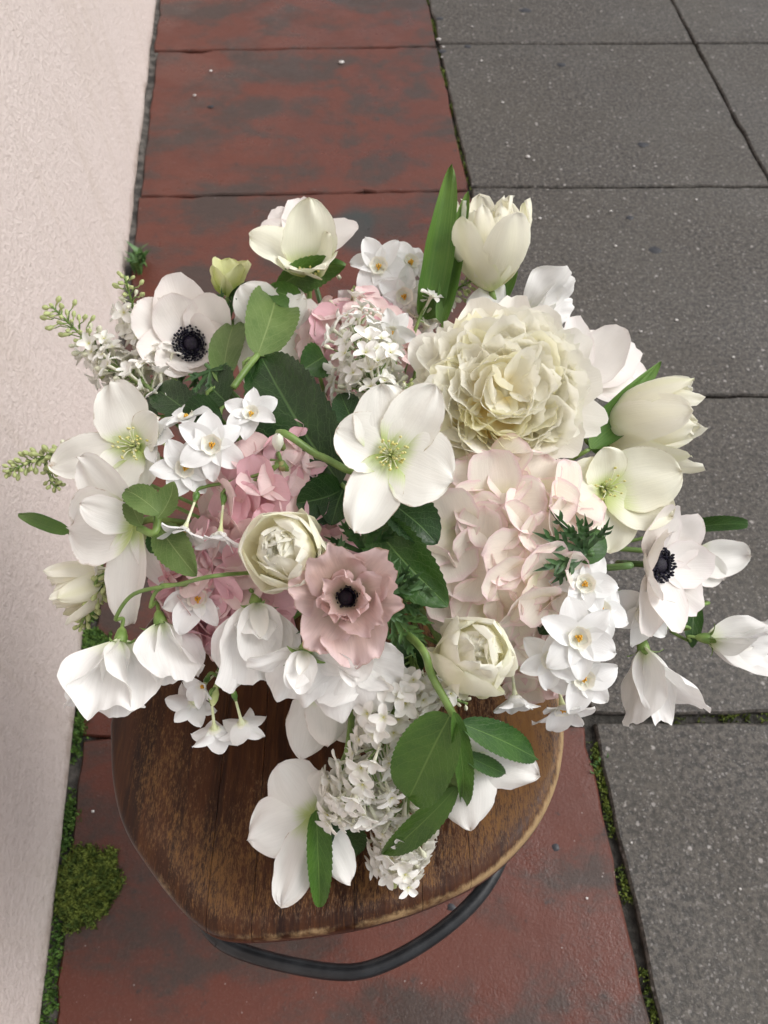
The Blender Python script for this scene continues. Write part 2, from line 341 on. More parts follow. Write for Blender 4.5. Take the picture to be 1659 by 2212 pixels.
# ================================================================== THE SETTING
rng = random.Random(4)
def Bx(Y): return .1288 - .0853 * (Y - 2.4265)          # seam between red and grey slabs
def Wx(Y): return -.662 - .0945 * (Y - 2.4265)          # foot of the wall
SIN = math.atan(.0853)
ground = mesh('ground', [(-40, -40, -.035), (40, -40, -.035), (40, 40, -.035), (-40, 40, -.035)], [(0, 1, 2, 3)], M['grey'])
tag(ground, kind='structure')
def sheet(name, x0, x1, y0, y1, z, mat):
    return mesh(name, [(x0(y0), y0, z), (x1(y0), y0, z), (x1(y1), y1, z), (x0(y1), y1, z)], [(0, 1, 2, 3)], mat)
pavement = sheet('pavement', Wx, lambda Y: Bx(Y) + 4.6, -3.0, 9.0, -.012, M['bed']); tag(pavement, kind='structure')
def slab(name, c, mat, parent, z=0.0, jit=.0012, chip=0.0, seed=0, thick=.011):
    r_ = random.Random(seed); pts = []
    for k in range(4):
        a, b = Vector(c[k]), Vector(c[(k + 1) % 4]); n = max(4, int((b - a).length / .03)); nd = Vector((-(b - a).y, (b - a).x)).normalized()
        for i in range(n):
            q = a.lerp(b, i / n); e = min(i, n - i) / n
            d = r_.uniform(-jit, jit) + jit * 1.5 * mnoise.noise((q.x * 9, q.y * 9, seed))
            if chip: d += max(0, mnoise.noise((q.x * 14 + 7, q.y * 14, seed * 1.7)) - .30) * chip
            if i == 0: d += .002
            pts.append(q + nd * d)
    cen = sum(pts, Vector((0, 0))) / len(pts); n = len(pts); vs = []; fs = []
    for inset, zz in ((-.0005, z - thick), (0, z - .0035), (.0035, z)):
        for q in pts: vs.append((*(q + (cen - q).normalized() * inset), zz))
    for k in range(2):
        for i in range(n): fs.append((k * n + i, k * n + (i + 1) % n, (k + 1) * n + (i + 1) % n, (k + 1) * n + i))
    vs_top = tuple(range(2 * n, 3 * n)); fs.append(vs_top)
    o = mesh(name, vs, fs, mat, parent, smooth=False); return o
rows = [-2.77, -2.15, -1.53, -.91, -.292, .328, .949, 1.577, 2.194, 2.815, 3.43, 4.05, 4.67, 5.29, 5.91]
cw = .708
def X(c, Y, sl=.0):     # column lines: 0 = red/grey seam
    return Bx(Y) + c * cw
def corner(c, r, dx, dy, red=False):
    Y = rows[r]
    if red:
        slope = .03; xx = (Wx(Y) + .007) if c < 0 else Bx(Y)
        Y2 = Y - .022 + slope * (xx + .2); xx = (Wx(Y2) + .007) if c < 0 else Bx(Y2)
        return (xx + dx, Y2 + dy)
    xx = X(c, Y); Y2 = Y + .004 * (xx - .1) ; return (X(c, Y2) + dx, Y2 + dy)
for r in range(len(rows) - 1):
    g = .0028
    wide = .0085 if rows[r] < .4 else .0045
    # red slab
    slab('red_slab', [corner(-1, r, rng.uniform(.0, .012), g, True), corner(0, r, -wide, g, True), corner(0, r + 1, -wide, -g, True), corner(-1, r + 1, rng.uniform(.0, .012), -g, True)], M['red'], pavement, z=rng.uniform(-.001, .001), chip=.035, seed=r + 1, jit=.002)
    for c in range(0, 6):
        gg = .007 if (r in (4, 5)) else .003
        g1 = .007 if r == 4 else .0028
        g0 = .007 if r == 5 else .0028
        slab('grey_slab', [corner(c, r, wide * (.6 if c == 0 else .4), g0), corner(c + 1, r, -.003, g0), corner(c + 1, r + 1, -.003, -g1), corner(c, r + 1, wide * (.6 if c == 0 else .4), -g1)], M['grey'], pavement, z=rng.uniform(.0, .0012), chip=.012, seed=100 + r * 9 + c, jit=.0014)
# ragged mortar fillet between the red slabs and the wall
vs_ = []; fs_ = []; NM = 420
for i in range(NM + 1):
    Y = -1.2 + 5.6 * i / NM
    for j, t_ in enumerate((-.002, .009, .020, .034)):
        vs_.append((Wx(Y) + t_ + .004 * mnoise.noise((Y * 25, j * 3, 2)), Y, -.0075 + (.004, .001, .0005, -.006)[j] + .0035 * mnoise.noise((Y * 40, j * 5, 1))))
for i in range(NM):
    for j in range(3): fs_.append((i * 4 + j, i * 4 + j + 1, i * 4 + 5 + j, i * 4 + 4 + j))
mesh('mortar_fillet', vs_, fs_, M['mortar'], pavement)
# old gum spots and light chips stuck to the slabs
for px, py, s in ((1135, 22, .017), (1213, 140, .012), (1390, 312, .013), (1415, 540, .014), (1360, 470, .009), (950, 40, .012), (955, 110, .011), (1010, 100, .010), (975, 1960, .006), (1200, 1830, .006), (455, 230, .008)):
    p = G(px, py, .001); pts = [(p.x + s * math.cos(k * math.pi / 6) * rng.uniform(.8, 1.2), p.y + s * .8 * math.sin(k * math.pi / 6) * rng.uniform(.8, 1.2)) for k in range(12)]
    vs_ = [(x, y, .0006) for x, y in pts] + [(p.x + (x - p.x) * .8, p.y + (y - p.y) * .7, .0016) for x, y in pts]
    mesh('gum_spot', vs_, [(i, (i + 1) % 12, 12 + (i + 1) % 12, 12 + i) for i in range(12)] + [tuple(range(12, 24))], M['gum'], pavement)
for px, py, s in ((947, 84, .012), (958, 100, .006), (955, 122, .005), (1140, 337, .010), (737, 133, .013), (455, 152, .008), (1020, 56, .006), (1086, 220, .006), (1153, 345, .005), (1320, 455, .006), (1166, 470, .007), (1330, 530, .005), (1505, 430, .006), (1095, 307, .005), (1370, 358, .005), (1040, 130, .006), (420, 205, .008), (1385, 715, .005), (1462, 690, .006), (1585, 770, .005), (1530, 660, .005), (1330, 690, .005), (1600, 1920, .003), (1268, 1940, .003), (1365, 1820, .003), (200, 1752, .004)):
    p = G(px, py, .004); s *= .6
    vs_, fs_, uv_ = ball_data((p.x, p.y, .003), s, s * .75, s * .4, 7, 4)
    mesh('white_chip', [(x + rng.uniform(-.2, .2) * s, y + rng.uniform(-.2, .2) * s, max(z, -.0005)) for x, y, z in vs_], fs_, M['chip'], pavement)
# the wall: thick body with a slightly ragged foot
N = 160; vs_ = []; fs_ = []; ys = [-3 + 12 * i / N for i in range(N + 1)]; zs = [-.012, .006, .02, .05, .2, 1.0, 3.2]
for i, Y in enumerate(ys):
    for j, z in enumerate(zs):
        d = (.0035 * mnoise.noise((Y * 9, 3, j)) + (.004 * mnoise.noise((Y * 31, z * 60, 1)) - (.004 if j == 0 else 0) if j < 3 else 0))
        vs_.append((Wx(Y) + d + (.004 if j in (1, 2) else 0) * mnoise.noise((Y * 3, 0, 0)), Y, z))
m = len(zs)
for i in range(N):
    for j in range(m - 1): fs_.append((i * m + j, (i + 1) * m + j, (i + 1) * m + j + 1, i * m + j + 1))
b0 = len(vs_); vs_ += [(Wx(-3) - .3, -3, -.012), (Wx(-3) - .3, -3, 3.2), (Wx(9) - .3, 9, -.012), (Wx(9) - .3, 9, 3.2)]
fs_ += [(b0, b0 + 1, b0 + 3, b0 + 2), (m - 1, N * m + m - 1, b0 + 3, b0 + 1), tuple([b0] + [j for j in range(m)] + [b0 + 1]), tuple([b0 + 3] + [N * m + j for j in range(m - 1, -1, -1)] + [b0 + 2])]
tag(mesh('wall', vs_, fs_, M['stucco']), 'pinkish white rough stucco wall rising beside the red slabs', 'wall')
# moss and weeds
def blades(name, spots, mat, label, cat, parent=None, kind='stuff', hr=(.004, .010), wd=.0016):
    a = Acc()
    for (x, y, z, k) in spots:
        for _ in range(k):
            an = rng.uniform(0, 6.283); h = rng.uniform(*hr); ti = rng.uniform(.1, .9); dx, dy = math.cos(an), math.sin(an); ww = wd * rng.uniform(.6, 1.3)
            ox, oy = rng.uniform(-.004, .004), rng.uniform(-.004, .004); X0, Y0 = x + ox, y + oy
            p1 = (X0 + dx * h * ti * .5, Y0 + dy * h * ti * .5, z + h * .7); p2 = (X0 + dx * h * ti, Y0 + dy * h * ti, z + h)
            a.add([(X0 - dy * ww, Y0 + dx * ww, z), (X0 + dy * ww, Y0 - dx * ww, z), (p1[0] + dy * ww, p1[1] - dx * ww, p1[2]), (p1[0] - dy * ww, p1[1] + dx * ww, p1[2]), p2], [(0, 1, 2, 3), (3, 2, 4)])
    o = a.obj(name, mat, parent, False); return tag(o, label, cat, kind=kind)
def clump(pxs, n, jit, z, k):
    out = []
    for _ in range(n):
        px, py = rng.choice(pxs); p = G(px + rng.gauss(0, jit), py + rng.gauss(0, jit * 1.2)); out.append((max(p.x, Wx(p.y) + .002), p.y, z, k))
    return out
core = G(190, 1912); sp = []
for _ in range(1100):
    r_ = math.sqrt(rng.random()); an = rng.uniform(0, 6.283); k = 1 + .45 * mnoise.noise((math.cos(an) * 2.2, math.sin(an) * 2.2, 8)) + .22 * mnoise.noise((math.cos(an) * 7, math.sin(an) * 7, 3)) + abs(rng.gauss(0, .05))
    x = core.x + .040 * k * r_ * math.cos(an); y = core.y + .047 * k * r_ * math.sin(an)
    sp.append((max(x, Wx(y) + .001), y, .012 * (1 - r_ * r_) + .004 * mnoise.noise((x * 90, y * 90, 0)) - .002, 9))
blades('moss_cushion', sp, M['moss'], 'thick olive green moss cushion against the foot of the wall', 'moss', hr=(.003, .008), wd=.0011)
sp = []
for i in range(1100):
    Y = rng.uniform(-.15, .62); dens = mnoise.noise((Y * 14, 2, 5)) + .35
    if rng.random() < dens + .2: sp.append((Wx(Y) + abs(rng.gauss(0, .008)) + .002, Y, -.007 + rng.uniform(0, .006), 5))
blades('moss_strip', sp, M['moss2'], 'thin bright green moss strip along the foot of the wall', 'moss', hr=(.003, .009), wd=.0012)
sp = clump([(205, 1400), (215, 1420), (200, 1380), (225, 1395)], 300, 9, -.002, 8)
blades('moss_tuft', sp, M['moss2'], 'leafy green moss tuft below the drooping left sweet peas', 'moss', hr=(.004, .012), wd=.0014)
sp = []
for i in range(900):
    Y = rng.choice([rng.uniform(1.3, 2.7), rng.uniform(1.9, 2.5), rng.uniform(-.1, .3)])
    if mnoise.noise((Y * 12, 7, 5)) > -.02: sp.append((Bx(Y) + rng.uniform(-.006, .006), Y, -.010, 4))
for i in range(110):
    x = rng.uniform(.42, .85); sp.append((x, .330 + rng.uniform(-.006, .006) + .004 * (x - .1), -.011, 4))
blades('joint_moss', sp, M['moss'], 'dark green moss growing in the joints of the grey slabs', 'moss', hr=(.003, .009), wd=.0012)
def weed(px, py, n, label, hr, name='weed'):
    p = G(px, py); a = Acc()
    for i in range(n):
        an = rng.uniform(0, 6.283); h = rng.uniform(*hr); b = (max(p.x + rng.gauss(0, .006), Wx(p.y) + .004), p.y + rng.gauss(0, .01), -.006)
        t = (b[0] + math.cos(an) * h * .6, b[1] + math.sin(an) * h * .6, b[2] + h); mpt = (b[0] + math.cos(an) * h * .2, b[1] + math.sin(an) * h * .2, b[2] + h * .7)
        w_ = h * .11; sx, sy = -math.sin(an) * w_, math.cos(an) * w_
        if t[0] < Wx(t[1]) + .002: continue
        a.add([b, (mpt[0] + sx, mpt[1] + sy, mpt[2]), (mpt[0] - sx, mpt[1] - sy, mpt[2]), t], [(0, 1, 2), (1, 3, 2)])
    tag(a.obj(name, M['fernlight'], None, False), label, 'weed')
weed(305, 580, 34, 'grassy weed growing at the foot of the wall behind the lilac', (.03, .07))
weed(1287, 1655, 20, 'tiny weed sprouting in the seam between red and grey slabs', (.006, .014))

# ================================================================== THE STOOL
front = [(232, 1560), (233, 1640), (240, 1705), (254, 1765), (280, 1822), (320, 1882), (360, 1935), (405, 1985), (450, 2018), (500, 2031), (570, 2031), (660, 2022), (760, 2007), (860, 1981), (950, 1948), (1040, 1903), (1110, 1846), (1165, 1780), (1200, 1710), (1218, 1640), (1222, 1560)]
fw = [G(x, y, SEAT_Z) for x, y in front]
yc = (fw[0].y + fw[-1].y) / 2
cx0 = (fw[0].x + fw[-1].x) / 2
back = []
for k in range(1, 16):
    an = math.pi * k / 16; back.append(Vector((cx0 + (fw[-1].x - cx0) * math.copysign(abs(math.cos(an)) ** .75, math.cos(an)), yc + .17 * math.sin(an) ** .75, SEAT_Z)))
outl = fw + back          # front runs left -> right, back returns right -> left : counter-clockwise
dense = []
for i in range(len(outl)):
    pass
cl = spline([outl[i % len(outl)] for i in range(len(outl) + 1)], 144)[:-1]
cen = Vector((cx0, yc - .005, SEAT_Z))
prof = [(0.0, -.0125), (.15, -.0124), (.3, -.0115), (.45, -.0098), (.6, -.0070), (.72, -.0040), (.82, -.0014), (.89, 0.0), (.935, -.0001), (.965, -.0012), (.983, -.0034), (.993, -.0062), (.999, -.0098), (1.002, -.014), (1.006, -.024), (1.0, -.0300), (.985, -.033), (.9, -.034), (.0, -.034)]
svals = [.0, .15, .3, .45, .6, .72, .82, .89, .935, .965, .983, .993, .999, 1.004, 1.03, 1.04, 1.05, 1.05, 1.05]
n = len(cl); sv = []; sf = []; suv = []
for i, (s, z) in enumerate(prof):
    for k in range(n):
        d = cl[k] - cen
        if i in (0, len(prof) - 1): s2 = 0.002
        else: s2 = s
        sv.append(tuple(cen + Vector((d.x * s2, d.y * s2, z + .0010 * mnoise.noise((d.x * 30, d.y * 30, 0)) * (s > .9))))); suv.append((svals[i], k / n))
for i in range(len(prof) - 1):
    for k in range(n): sf.append((i * n + k, i * n + (k + 1) % n, (i + 1) * n + (k + 1) % n, (i + 1) * n + k))
stool = thing('stool', 'worn dark brown wooden stool with black metal foot ring under the bouquet', 'stool', Matrix.Translation((cen.x, cen.y, 0)))
inv = stool.matrix_world.inverted()
base = bpy.data.meshes.new('seat_base'); base.from_pydata([tuple(inv @ Vector(q)) for q in sv], [], sf)
ul = base.uv_layers.new(name='UVMap')
for i, lp in enumerate(base.loops): ul.data[i].uv = suv[lp.vertex_index]
# glued boards: cut along the grain
cuts = [-.40] + [G(x, 1850, SEAT_Z).x - cen.x for x in (452, 548, 760, 905, 1010)] + [.40]
seat = bpy.data.objects.new('seat', bpy.data.meshes.new('seat')); link(seat, stool)
sbm = bmesh.new(); bmesh.ops.create_cone(sbm, cap_ends=True, segments=32, radius1=.10, radius2=.10, depth=.008, matrix=Matrix.Translation((0, 0, SEAT_Z - .038)))
sbm.to_mesh(seat.data); sbm.free(); seat.data.materials.append(M['wood'])
for i in range(len(cuts) - 1):
    bm = bmesh.new(); bm.from_mesh(base)
    for xx, sgn in ((cuts[i], -1), (cuts[i + 1], 1)):
        geom = bm.verts[:] + bm.edges[:] + bm.faces[:]
        r_ = bmesh.ops.bisect_plane(bm, geom=geom, plane_co=(xx - sgn * .00022, 0, 0), plane_no=(sgn, .018 * sgn, 0), clear_outer=True)
        bmesh.ops.holes_fill(bm, edges=[e for e in bm.edges if e.is_boundary], sides=0)
    bm.normal_update()
    for f in bm.faces:
        if abs(f.normal.x) > .98 and f.calc_area() > .0004:
            for e in f.edges: e.smooth = False
    me = bpy.data.meshes.new('board'); bm.to_mesh(me); bm.free()
    for pl in me.polygons: pl.use_smooth = len(pl.vertices) < 6
    dzb = rng.uniform(-.0003, .0003)
    me.materials.append(M['wood']); o = bpy.data.objects.new('board', me); link(o, seat); o.location = (0, 0, dzb)
bpy.data.meshes.remove(base)
RC = Vector((-.04, .175, 0)) - Vector((cen.x, cen.y, 0)); RZ = .25
rp = [(-.171, .027), (-.118, .012), (-.053, .0015), (-.012, .004), (.045, .029), (.109, .077), (.143, .15), (.135, .24), (.07, .315), (-.04, .345), (-.145, .315), (-.198, .23), (-.210, .13), (-.198, .065)]
ring = spline([Vector((x - cen.x, y - cen.y, RZ)) for x, y in rp + rp[:1]], 96)
for _ in range(12): ring = [(ring[i - 1 if i else -2] + ring[i] * 2 + ring[i + 1 if i < 96 else 1]) / 4 for i in range(97)]
v_, f_, u_ = tube_data(ring, .0078, 12, False); mesh('foot_ring', v_, f_, M['iron'], stool, u_)
for k in range(3):
    an = math.pi / 2 + k * math.pi * 2 / 3; d = Vector((math.cos(an), math.sin(an), 0))
    v_, f_, u_ = tube_data(spline([RC + d * .075 + Vector((0, 0, SEAT_Z - .036)), RC + d * .115 + Vector((0, 0, SEAT_Z - .07)), RC + d * .118 + Vector((0, 0, .25)), RC + d * .12 + Vector((0, 0, .004))], 14), .010, 10)
    lg = mesh('leg', v_, f_, M['iron'], stool, u_)
    v_, f_, u_ = tube_data([RC + d * .115 + Vector((0, 0, RZ)), RC + d * .172 + Vector((0, 0, RZ))], .006, 8); mesh('bracket', v_, f_, M['iron'], lg, u_)
    v_, f_, u_ = lathe_data([(.0001, .0), (.013, .0), (.013, .012), (.010, .014)], 12); q = RC + d * .12; mesh('foot_cap', [(x + q.x, y + q.y, z) for x, y, z in v_], f_, M['iron'], lg, u_)

# ================================================================== FLOWERS: shapes
rg = random.Random(11)
def petal_data(L, W, a0, a1, cup=.45, a=.55, b=.55, wb=.12, ruf=0.0, rf=5.0, curl=0.0, nz=.04, fold=0.0, twist=0.0, seed=None, nu=8, nv=12, mode='beta', rd=.45, jag=0.0, notch=0.0, serr=0.0, teeth=14, wpos=.55, cend=None, side=0.0, pleat=0.0, pk=8.0):
    """sheet along +Y, its inner face towards +Z; angles in degrees from the XY plane"""
    if seed is None: seed = rg.uniform(0, 500)
    ph1, ph2 = rg.uniform(0, 6.28), rg.uniform(0, 6.28)
    vm = a / (a + b); norm = vm ** a * (1 - vm) ** b
    vs = []; uvs = []; fs = []; y = z = 0.0; pv = 0.0; cl = []
    M_ = 48; acc = [(0.0, 0.0)]
    for i in range(M_):
        v = (i + .5) / M_; th = R(a0 + (a1 - a0) * v + curl * max(0, (v - .65) / .35) ** 2)
        acc.append((acc[-1][0] + math.cos(th) * L / M_, acc[-1][1] + math.sin(th) * L / M_))
    def cpos(v):
        s = max(0, min(M_ - 1e-6, v * M_)); k = int(s); f = s - k
        return acc[k][0] * (1 - f) + acc[k + 1][0] * f, acc[k][1] * (1 - f) + acc[k + 1][1] * f
    for i in range(nv + 1):
        q = i / nv; v = (.5 * (1 - math.cos(math.pi * q))) * .5 + q * .5 if mode == 'beta' and not serr else q
        if mode == 'beta':
            w = W / 2 * (wb * (1 - v) ** 2 + (v ** a * (1 - v) ** b / norm if v > 0 else 0))
            if not serr: w *= 1 + .05 * mnoise.noise((v * 5.0, seed, 9)) * min(1, v * 4)
            if serr and v < .99: w *= 1 + serr * ((v * teeth) % 1.0 - .5) * (1 if v > .08 else 0)
        else:
            x_ = min(1, v / wpos); w = W / 2 * (wb + (1 - wb) * (math.sin(x_ * math.pi / 2) ** a))
        for j in range(nu + 1):
            u = -1 + 2 * j / nu; vv = v
            if mode == 'fan':
                ln = 1 - rd * abs(u) ** 2.4 - notch * math.exp(-(u / .22) ** 2)
                ln += jag * (mnoise.noise((u * 3.1, seed, 1)) + .6 * mnoise.noise((u * 7.3, seed, 4)))
                vv = v * ln
            th = R(a0 + (a1 - a0) * vv + curl * max(0, (vv - .65) / .35) ** 2)
            cy, cz = cpos(vv)
            ph = cup if cend is None else cup + (cend - cup) * v
            ph = ph if abs(ph) > .02 else .02
            if mode == 'beta' and not serr: w_ = w * (1 + .06 * mnoise.noise((v * 6.0, seed + (3 if u > 0 else 0), 5)) + .03 * mnoise.noise((v * 15.0, seed + (3 if u > 0 else 0), 7)))
            else: w_ = w
            x = w_ * math.sin(ph * u) / ph; h = w * (1 - math.cos(ph * u)) / ph
            h += fold * w * abs(u)
            e = min(1.0, (u * u) * (.25 + .75 * v) + v ** 5)
            psi = math.atan2(u * 1.1, v - .3)
            h += ruf * W * e * (math.sin(rf * psi + ph1) + .55 * math.sin(rf * 2.3 * psi + ph2))
            if pleat: h += pleat * W * v * (math.sin(pk * u + ph1) + .6 * math.sin(pk * 2.1 * u + ph2)) * (.35 + .65 * abs(u))
            h += nz * L * (mnoise.noise((u * 1.2 + seed, vv * 1.8, seed * .7)) * (.3 + v)) + nz * .35 * L * mnoise.noise((u * 3.5, vv * 4.5, seed * 1.3)) * v
            tw = twist * vv; x, h = x * math.cos(tw) - h * math.sin(tw), x * math.sin(tw) + h * math.cos(tw)
            x += side * L * vv * vv
            vs.append((x, cy - h * math.sin(th), cz + h * math.cos(th))); uvs.append((u * .5 + .5, v))
    k = nu + 1
    for i in range(nv):
        for j in range(nu): fs.append((i * k + j, i * k + j + 1, (i + 1) * k + j + 1, (i + 1) * k + j))
    return vs, fs, uvs
def rotz(deg): return Matrix.Rotation(R(deg - 90), 4, 'Z')
def petal(parent, mat, ang, name='petal', r0=0.0, z0=0.0, Mx=None, **kw):
    vs, fs, uvs = petal_data(**kw)
    T = (Mx if Mx is not None else rotz(ang)) @ Matrix.Translation((0, r0, z0))
    return mesh(name, [tuple(T @ Vector(q)) for q in vs], fs, mat, parent, uvs)
def frame(px, py, lift, f, roll=0.0):
    z = zb(px, py) - lift; loc = P(px, py, z)
    Z = (RT * f[0] + UP * f[1] + BK * f[2]).normalized()
    ref = UP if abs(UP.dot(Z)) < .97 else BK
    Y = (ref - Z * ref.dot(Z)).normalized(); Xx = Y.cross(Z)
    m = Matrix((Xx, Y, Z)).transposed().to_4x4(); m.translation = loc
    return m @ Matrix.Rotation(R(roll), 4, 'Z'), z / FPX
HUB = Vector((-.02, .33, .485))
def stem(parent, mw, length=.03, rad=.0022, via=None, mat='stem', name='stem', start=-.001, to=None):
    """from the back of a flower, curving into the heart of the bouquet and down to the seat"""
    inv = mw.inverted(); a = mw @ Vector((0, 0, start)); b = mw @ Vector((0, 0, -length))
    end = to if to is not None else HUB + Vector((rg.uniform(-.045, .045), rg.uniform(-.035, .035), -.022))
    mid = [Vector(q) for q in via] if via else [b.lerp(end, .45) + Vector((0, .01, .012))]
    pts = spline([a, b] + mid + [end], 6 * (len(mid) + 3))
    v, f, u = tube_data([inv @ q for q in pts], rad, 7); return mesh(name, v, f, M[mat], parent, u)
def freetube(parent, pts, rad, mat, name='stem', n=18):
    inv = parent.matrix_world.inverted()
    v, f, u = tube_data([inv @ q for q in spline(pts, n)], rad, 8); return mesh(name, v, f, M[mat], parent, u)
def PP(px, py, lift=0.0): return P(px, py, zb(px, py) - lift)

def leaf(px0, py0, l0, px1, py1, l1, wpx, mat='lmid', roll=0.0, bend=18, parent=None, label=None, name='leaf', cup=.35, fold=.10, serr=.10, teeth=15, a=.6, b=.75, nz=.035, twist=0.0, curl=0.0, group=None, stemto=True, cat='leaf', ruf=0.0, bendtip=None):
    A, B = PP(px0, py0, l0), PP(px1, py1, l1); Y = (B - A); L = Y.length; Y.normalize()
    tc = (CAM - A).normalized(); Z = (tc - Y * tc.dot(Y)).normalized(); Xx = Y.cross(Z)
    m = Matrix((Xx, Y, Z)).transposed().to_4x4(); m.translation = A; m = m @ Matrix.Rotation(R(roll), 4, 'Y')
    W = wpx * zb(px0, py0) / FPX
    vs, fs, uvs = petal_data(L=L * (1 + .00005 * bend * bend), W=W, a0=bend, a1=-bend if bendtip is None else bendtip, cup=cup, a=a, b=b, wb=.08, nz=nz, fold=fold, serr=serr, teeth=teeth, nu=8, nv=teeth * 4 if serr else 18, twist=twist, curl=curl, ruf=ruf)
    if parent is not None:
        T = parent.matrix_world.inverted() @ m
        return mesh(name, [tuple(T @ Vector(q)) for q in vs], fs, M[mat], parent, uvs)
    t = thing(name, label, cat, m, group)
    mesh('blade', vs, fs, M[mat], t, uvs)
    if stemto:
        inv = m.inverted(); end = HUB + Vector((rg.uniform(-.04, .04), rg.uniform(-.03, .03), -.02))
        v, f, u = tube_data([inv @ q for q in spline([A + Z * -.001 + Y * .004, A - Y * .006 - Z * .022, A.lerp(end, .6) - Z * .02, end], 14)], .0017, 6); mesh('stalk', v, f, M['stem'], t, u)
    return t

def stamens(parent, n, r, h, spread, mat='yellow', fil='budw', fr=.00028, ar=.0009, name='stamen_cluster', tilt=0.0):
    a = Acc()
    for i in range(n):
        an = i * 2.39996 + rg.uniform(-.3, .3); rr = r * math.sqrt((i + .5) / n); sp_ = spread * rg.uniform(.4, 1.25) * (rr / r * .7 + .3); hh = h * rg.uniform(.7, 1.2)
        d = Vector((math.cos(an), math.sin(an), 0)); p0 = d * rr * .5; p2 = d * (rr * .5 + sp_) + Vector((0, 0, hh)); p1 = p0.lerp(p2, .5) + Vector((0, 0, hh * .18)) - d * sp_ * .15
        v, f, u = tube_data(spline([p0, p1, p2], 5), fr, 5); a.add(v, f, u, 0)
        v, f, u = ball_data(p2, ar, ar * .8, ar * 1.5, 6, 4); a.add(v, f, u, 1)
    o = a.obj(name, [M[fil], M[mat]], parent); o['kind'] = 'stuff'; return o

def fern_data(L, spread=75, nl=5, seed=0):
    """deeply cut leaf along +Y: narrow lobes with pointed teeth"""
    a = Acc(); r_ = random.Random(seed)
    def blade(o, ang, l, w, rise):
        d = Vector((math.sin(ang), math.cos(ang), 0)); s = Vector((d.y, -d.x, 0)); vs = []; uv = []
        for i, (t, ww) in enumerate(((0, .45), (.25, .9), (.5, 1.0), (.75, .7))):
            zc = rise * math.sin(t * 1.6) * l
            for q in (-1, 0, 1): vs.append(o + d * l * t + s * w * ww * q + Vector((0, 0, zc + abs(q) * w * .35))); uv.append((.5 + .5 * q, t))
        vs.append(o + d * l + Vector((0, 0, rise * l * .85))); uv.append((.5, 1))
        fs = [(i * 3 + j, i * 3 + j + 1, i * 3 + j + 4, i * 3 + j + 3) for i in range(3) for j in range(2)] + [(9, 10, 12), (10, 11, 12)]
        a.add([tuple(v) for v in vs], fs, uv)
        return d
    for i in range(nl):
        ang = R(-spread + 2 * spread * i / (nl - 1)) + r_.uniform(-.1, .1); l = L * (1 - .35 * abs(i - (nl - 1) / 2) / (nl / 2)) * r_.uniform(.85, 1.1); w = L * .055
        rise = r_.uniform(-.1, .35); d = blade(Vector((0, 0, 0)), ang, l, w, rise)
        for k, t in enumerate((.38, .55, .7)):
            for sg in (-1, 1):
                if r_.random() < .85: blade(d * l * t + Vector((0, 0, rise * math.sin(t * 1.6) * l)), ang + sg * r_.uniform(.45, .8), l * r_.uniform(.22, .40) * (1.25 - t), w * .62, rise + .2)
    return a
def fern(parent, Mx, L, mat='fern', seed=0, name='bract', nl=5, spread=75):
    a = fern_data(L, spread, nl, seed); a.v = [tuple(Mx @ Vector(q)) for q in a.v]; return a.obj(name, M[mat], parent)

# ------------------------------------------------------------------ kinds of flower
def hellebore(px, py, lift, f, petals, label, mat='hell', stam=True, roll=0, name='hellebore_flower', st=True, via=None, down=False, a0=32, a1=4, cup=.42, stsc=1.0, cat='flower', slen=.03):
    mw, S = frame(px, py, lift, f, roll); t = thing(name, label, cat, mw, 'hellebores')
    for i, p in enumerate(petals):
        ang, L, W = p[:3]; e0 = p[3] if len(p) > 3 else a0; e1 = p[4] if len(p) > 4 else a1
        petal(t, M[mat], ang, L=L * S, W=W * S, a0=e0, a1=e1, cup=(-cup if down else cup) * rg.uniform(.6, 1.3), a=.66, b=.60, wb=.24, side=rg.uniform(-.08, .08), nz=.085, r0=.002, z0=(i % 2) * .0012 * (-1 if down else 1), nu=14, nv=18, ruf=.022, rf=4, curl=rg.uniform(-18, 10))
    if stam:
        a = Acc()
        for k in range(9):
            an = 2 * math.pi * k / 9; v, fc, u = ball_data((0, 0, 0), .0016, .0016, .0032, 6, 4); T = Matrix.Rotation(an, 4, 'Z') @ Matrix.Translation((0, 9 * S, .003)) @ Matrix.Rotation(R(-35), 4, 'X')
            a.add([tuple(T @ Vector(q)) for q in v], fc, u)
        for k in range(4):
            an = k * 1.57 + .4; a.add(*tube_data([Vector((0, 0, .001)), Vector((math.cos(an) * .0012, math.sin(an) * .0012, .006)), Vector((math.cos(an) * .003, math.sin(an) * .003, .0125))], lambda q: .0012 * (1 - q * .75), 6))
        o = a.obj('nectary_ring', M['budgreen'], t); 
        stamens(t, int(34 * stsc), 13 * S, 30 * S, 34 * S, ar=.0011, fr=.00032)
    if st: stem(t, mw, slen, .0026, via)
    return t
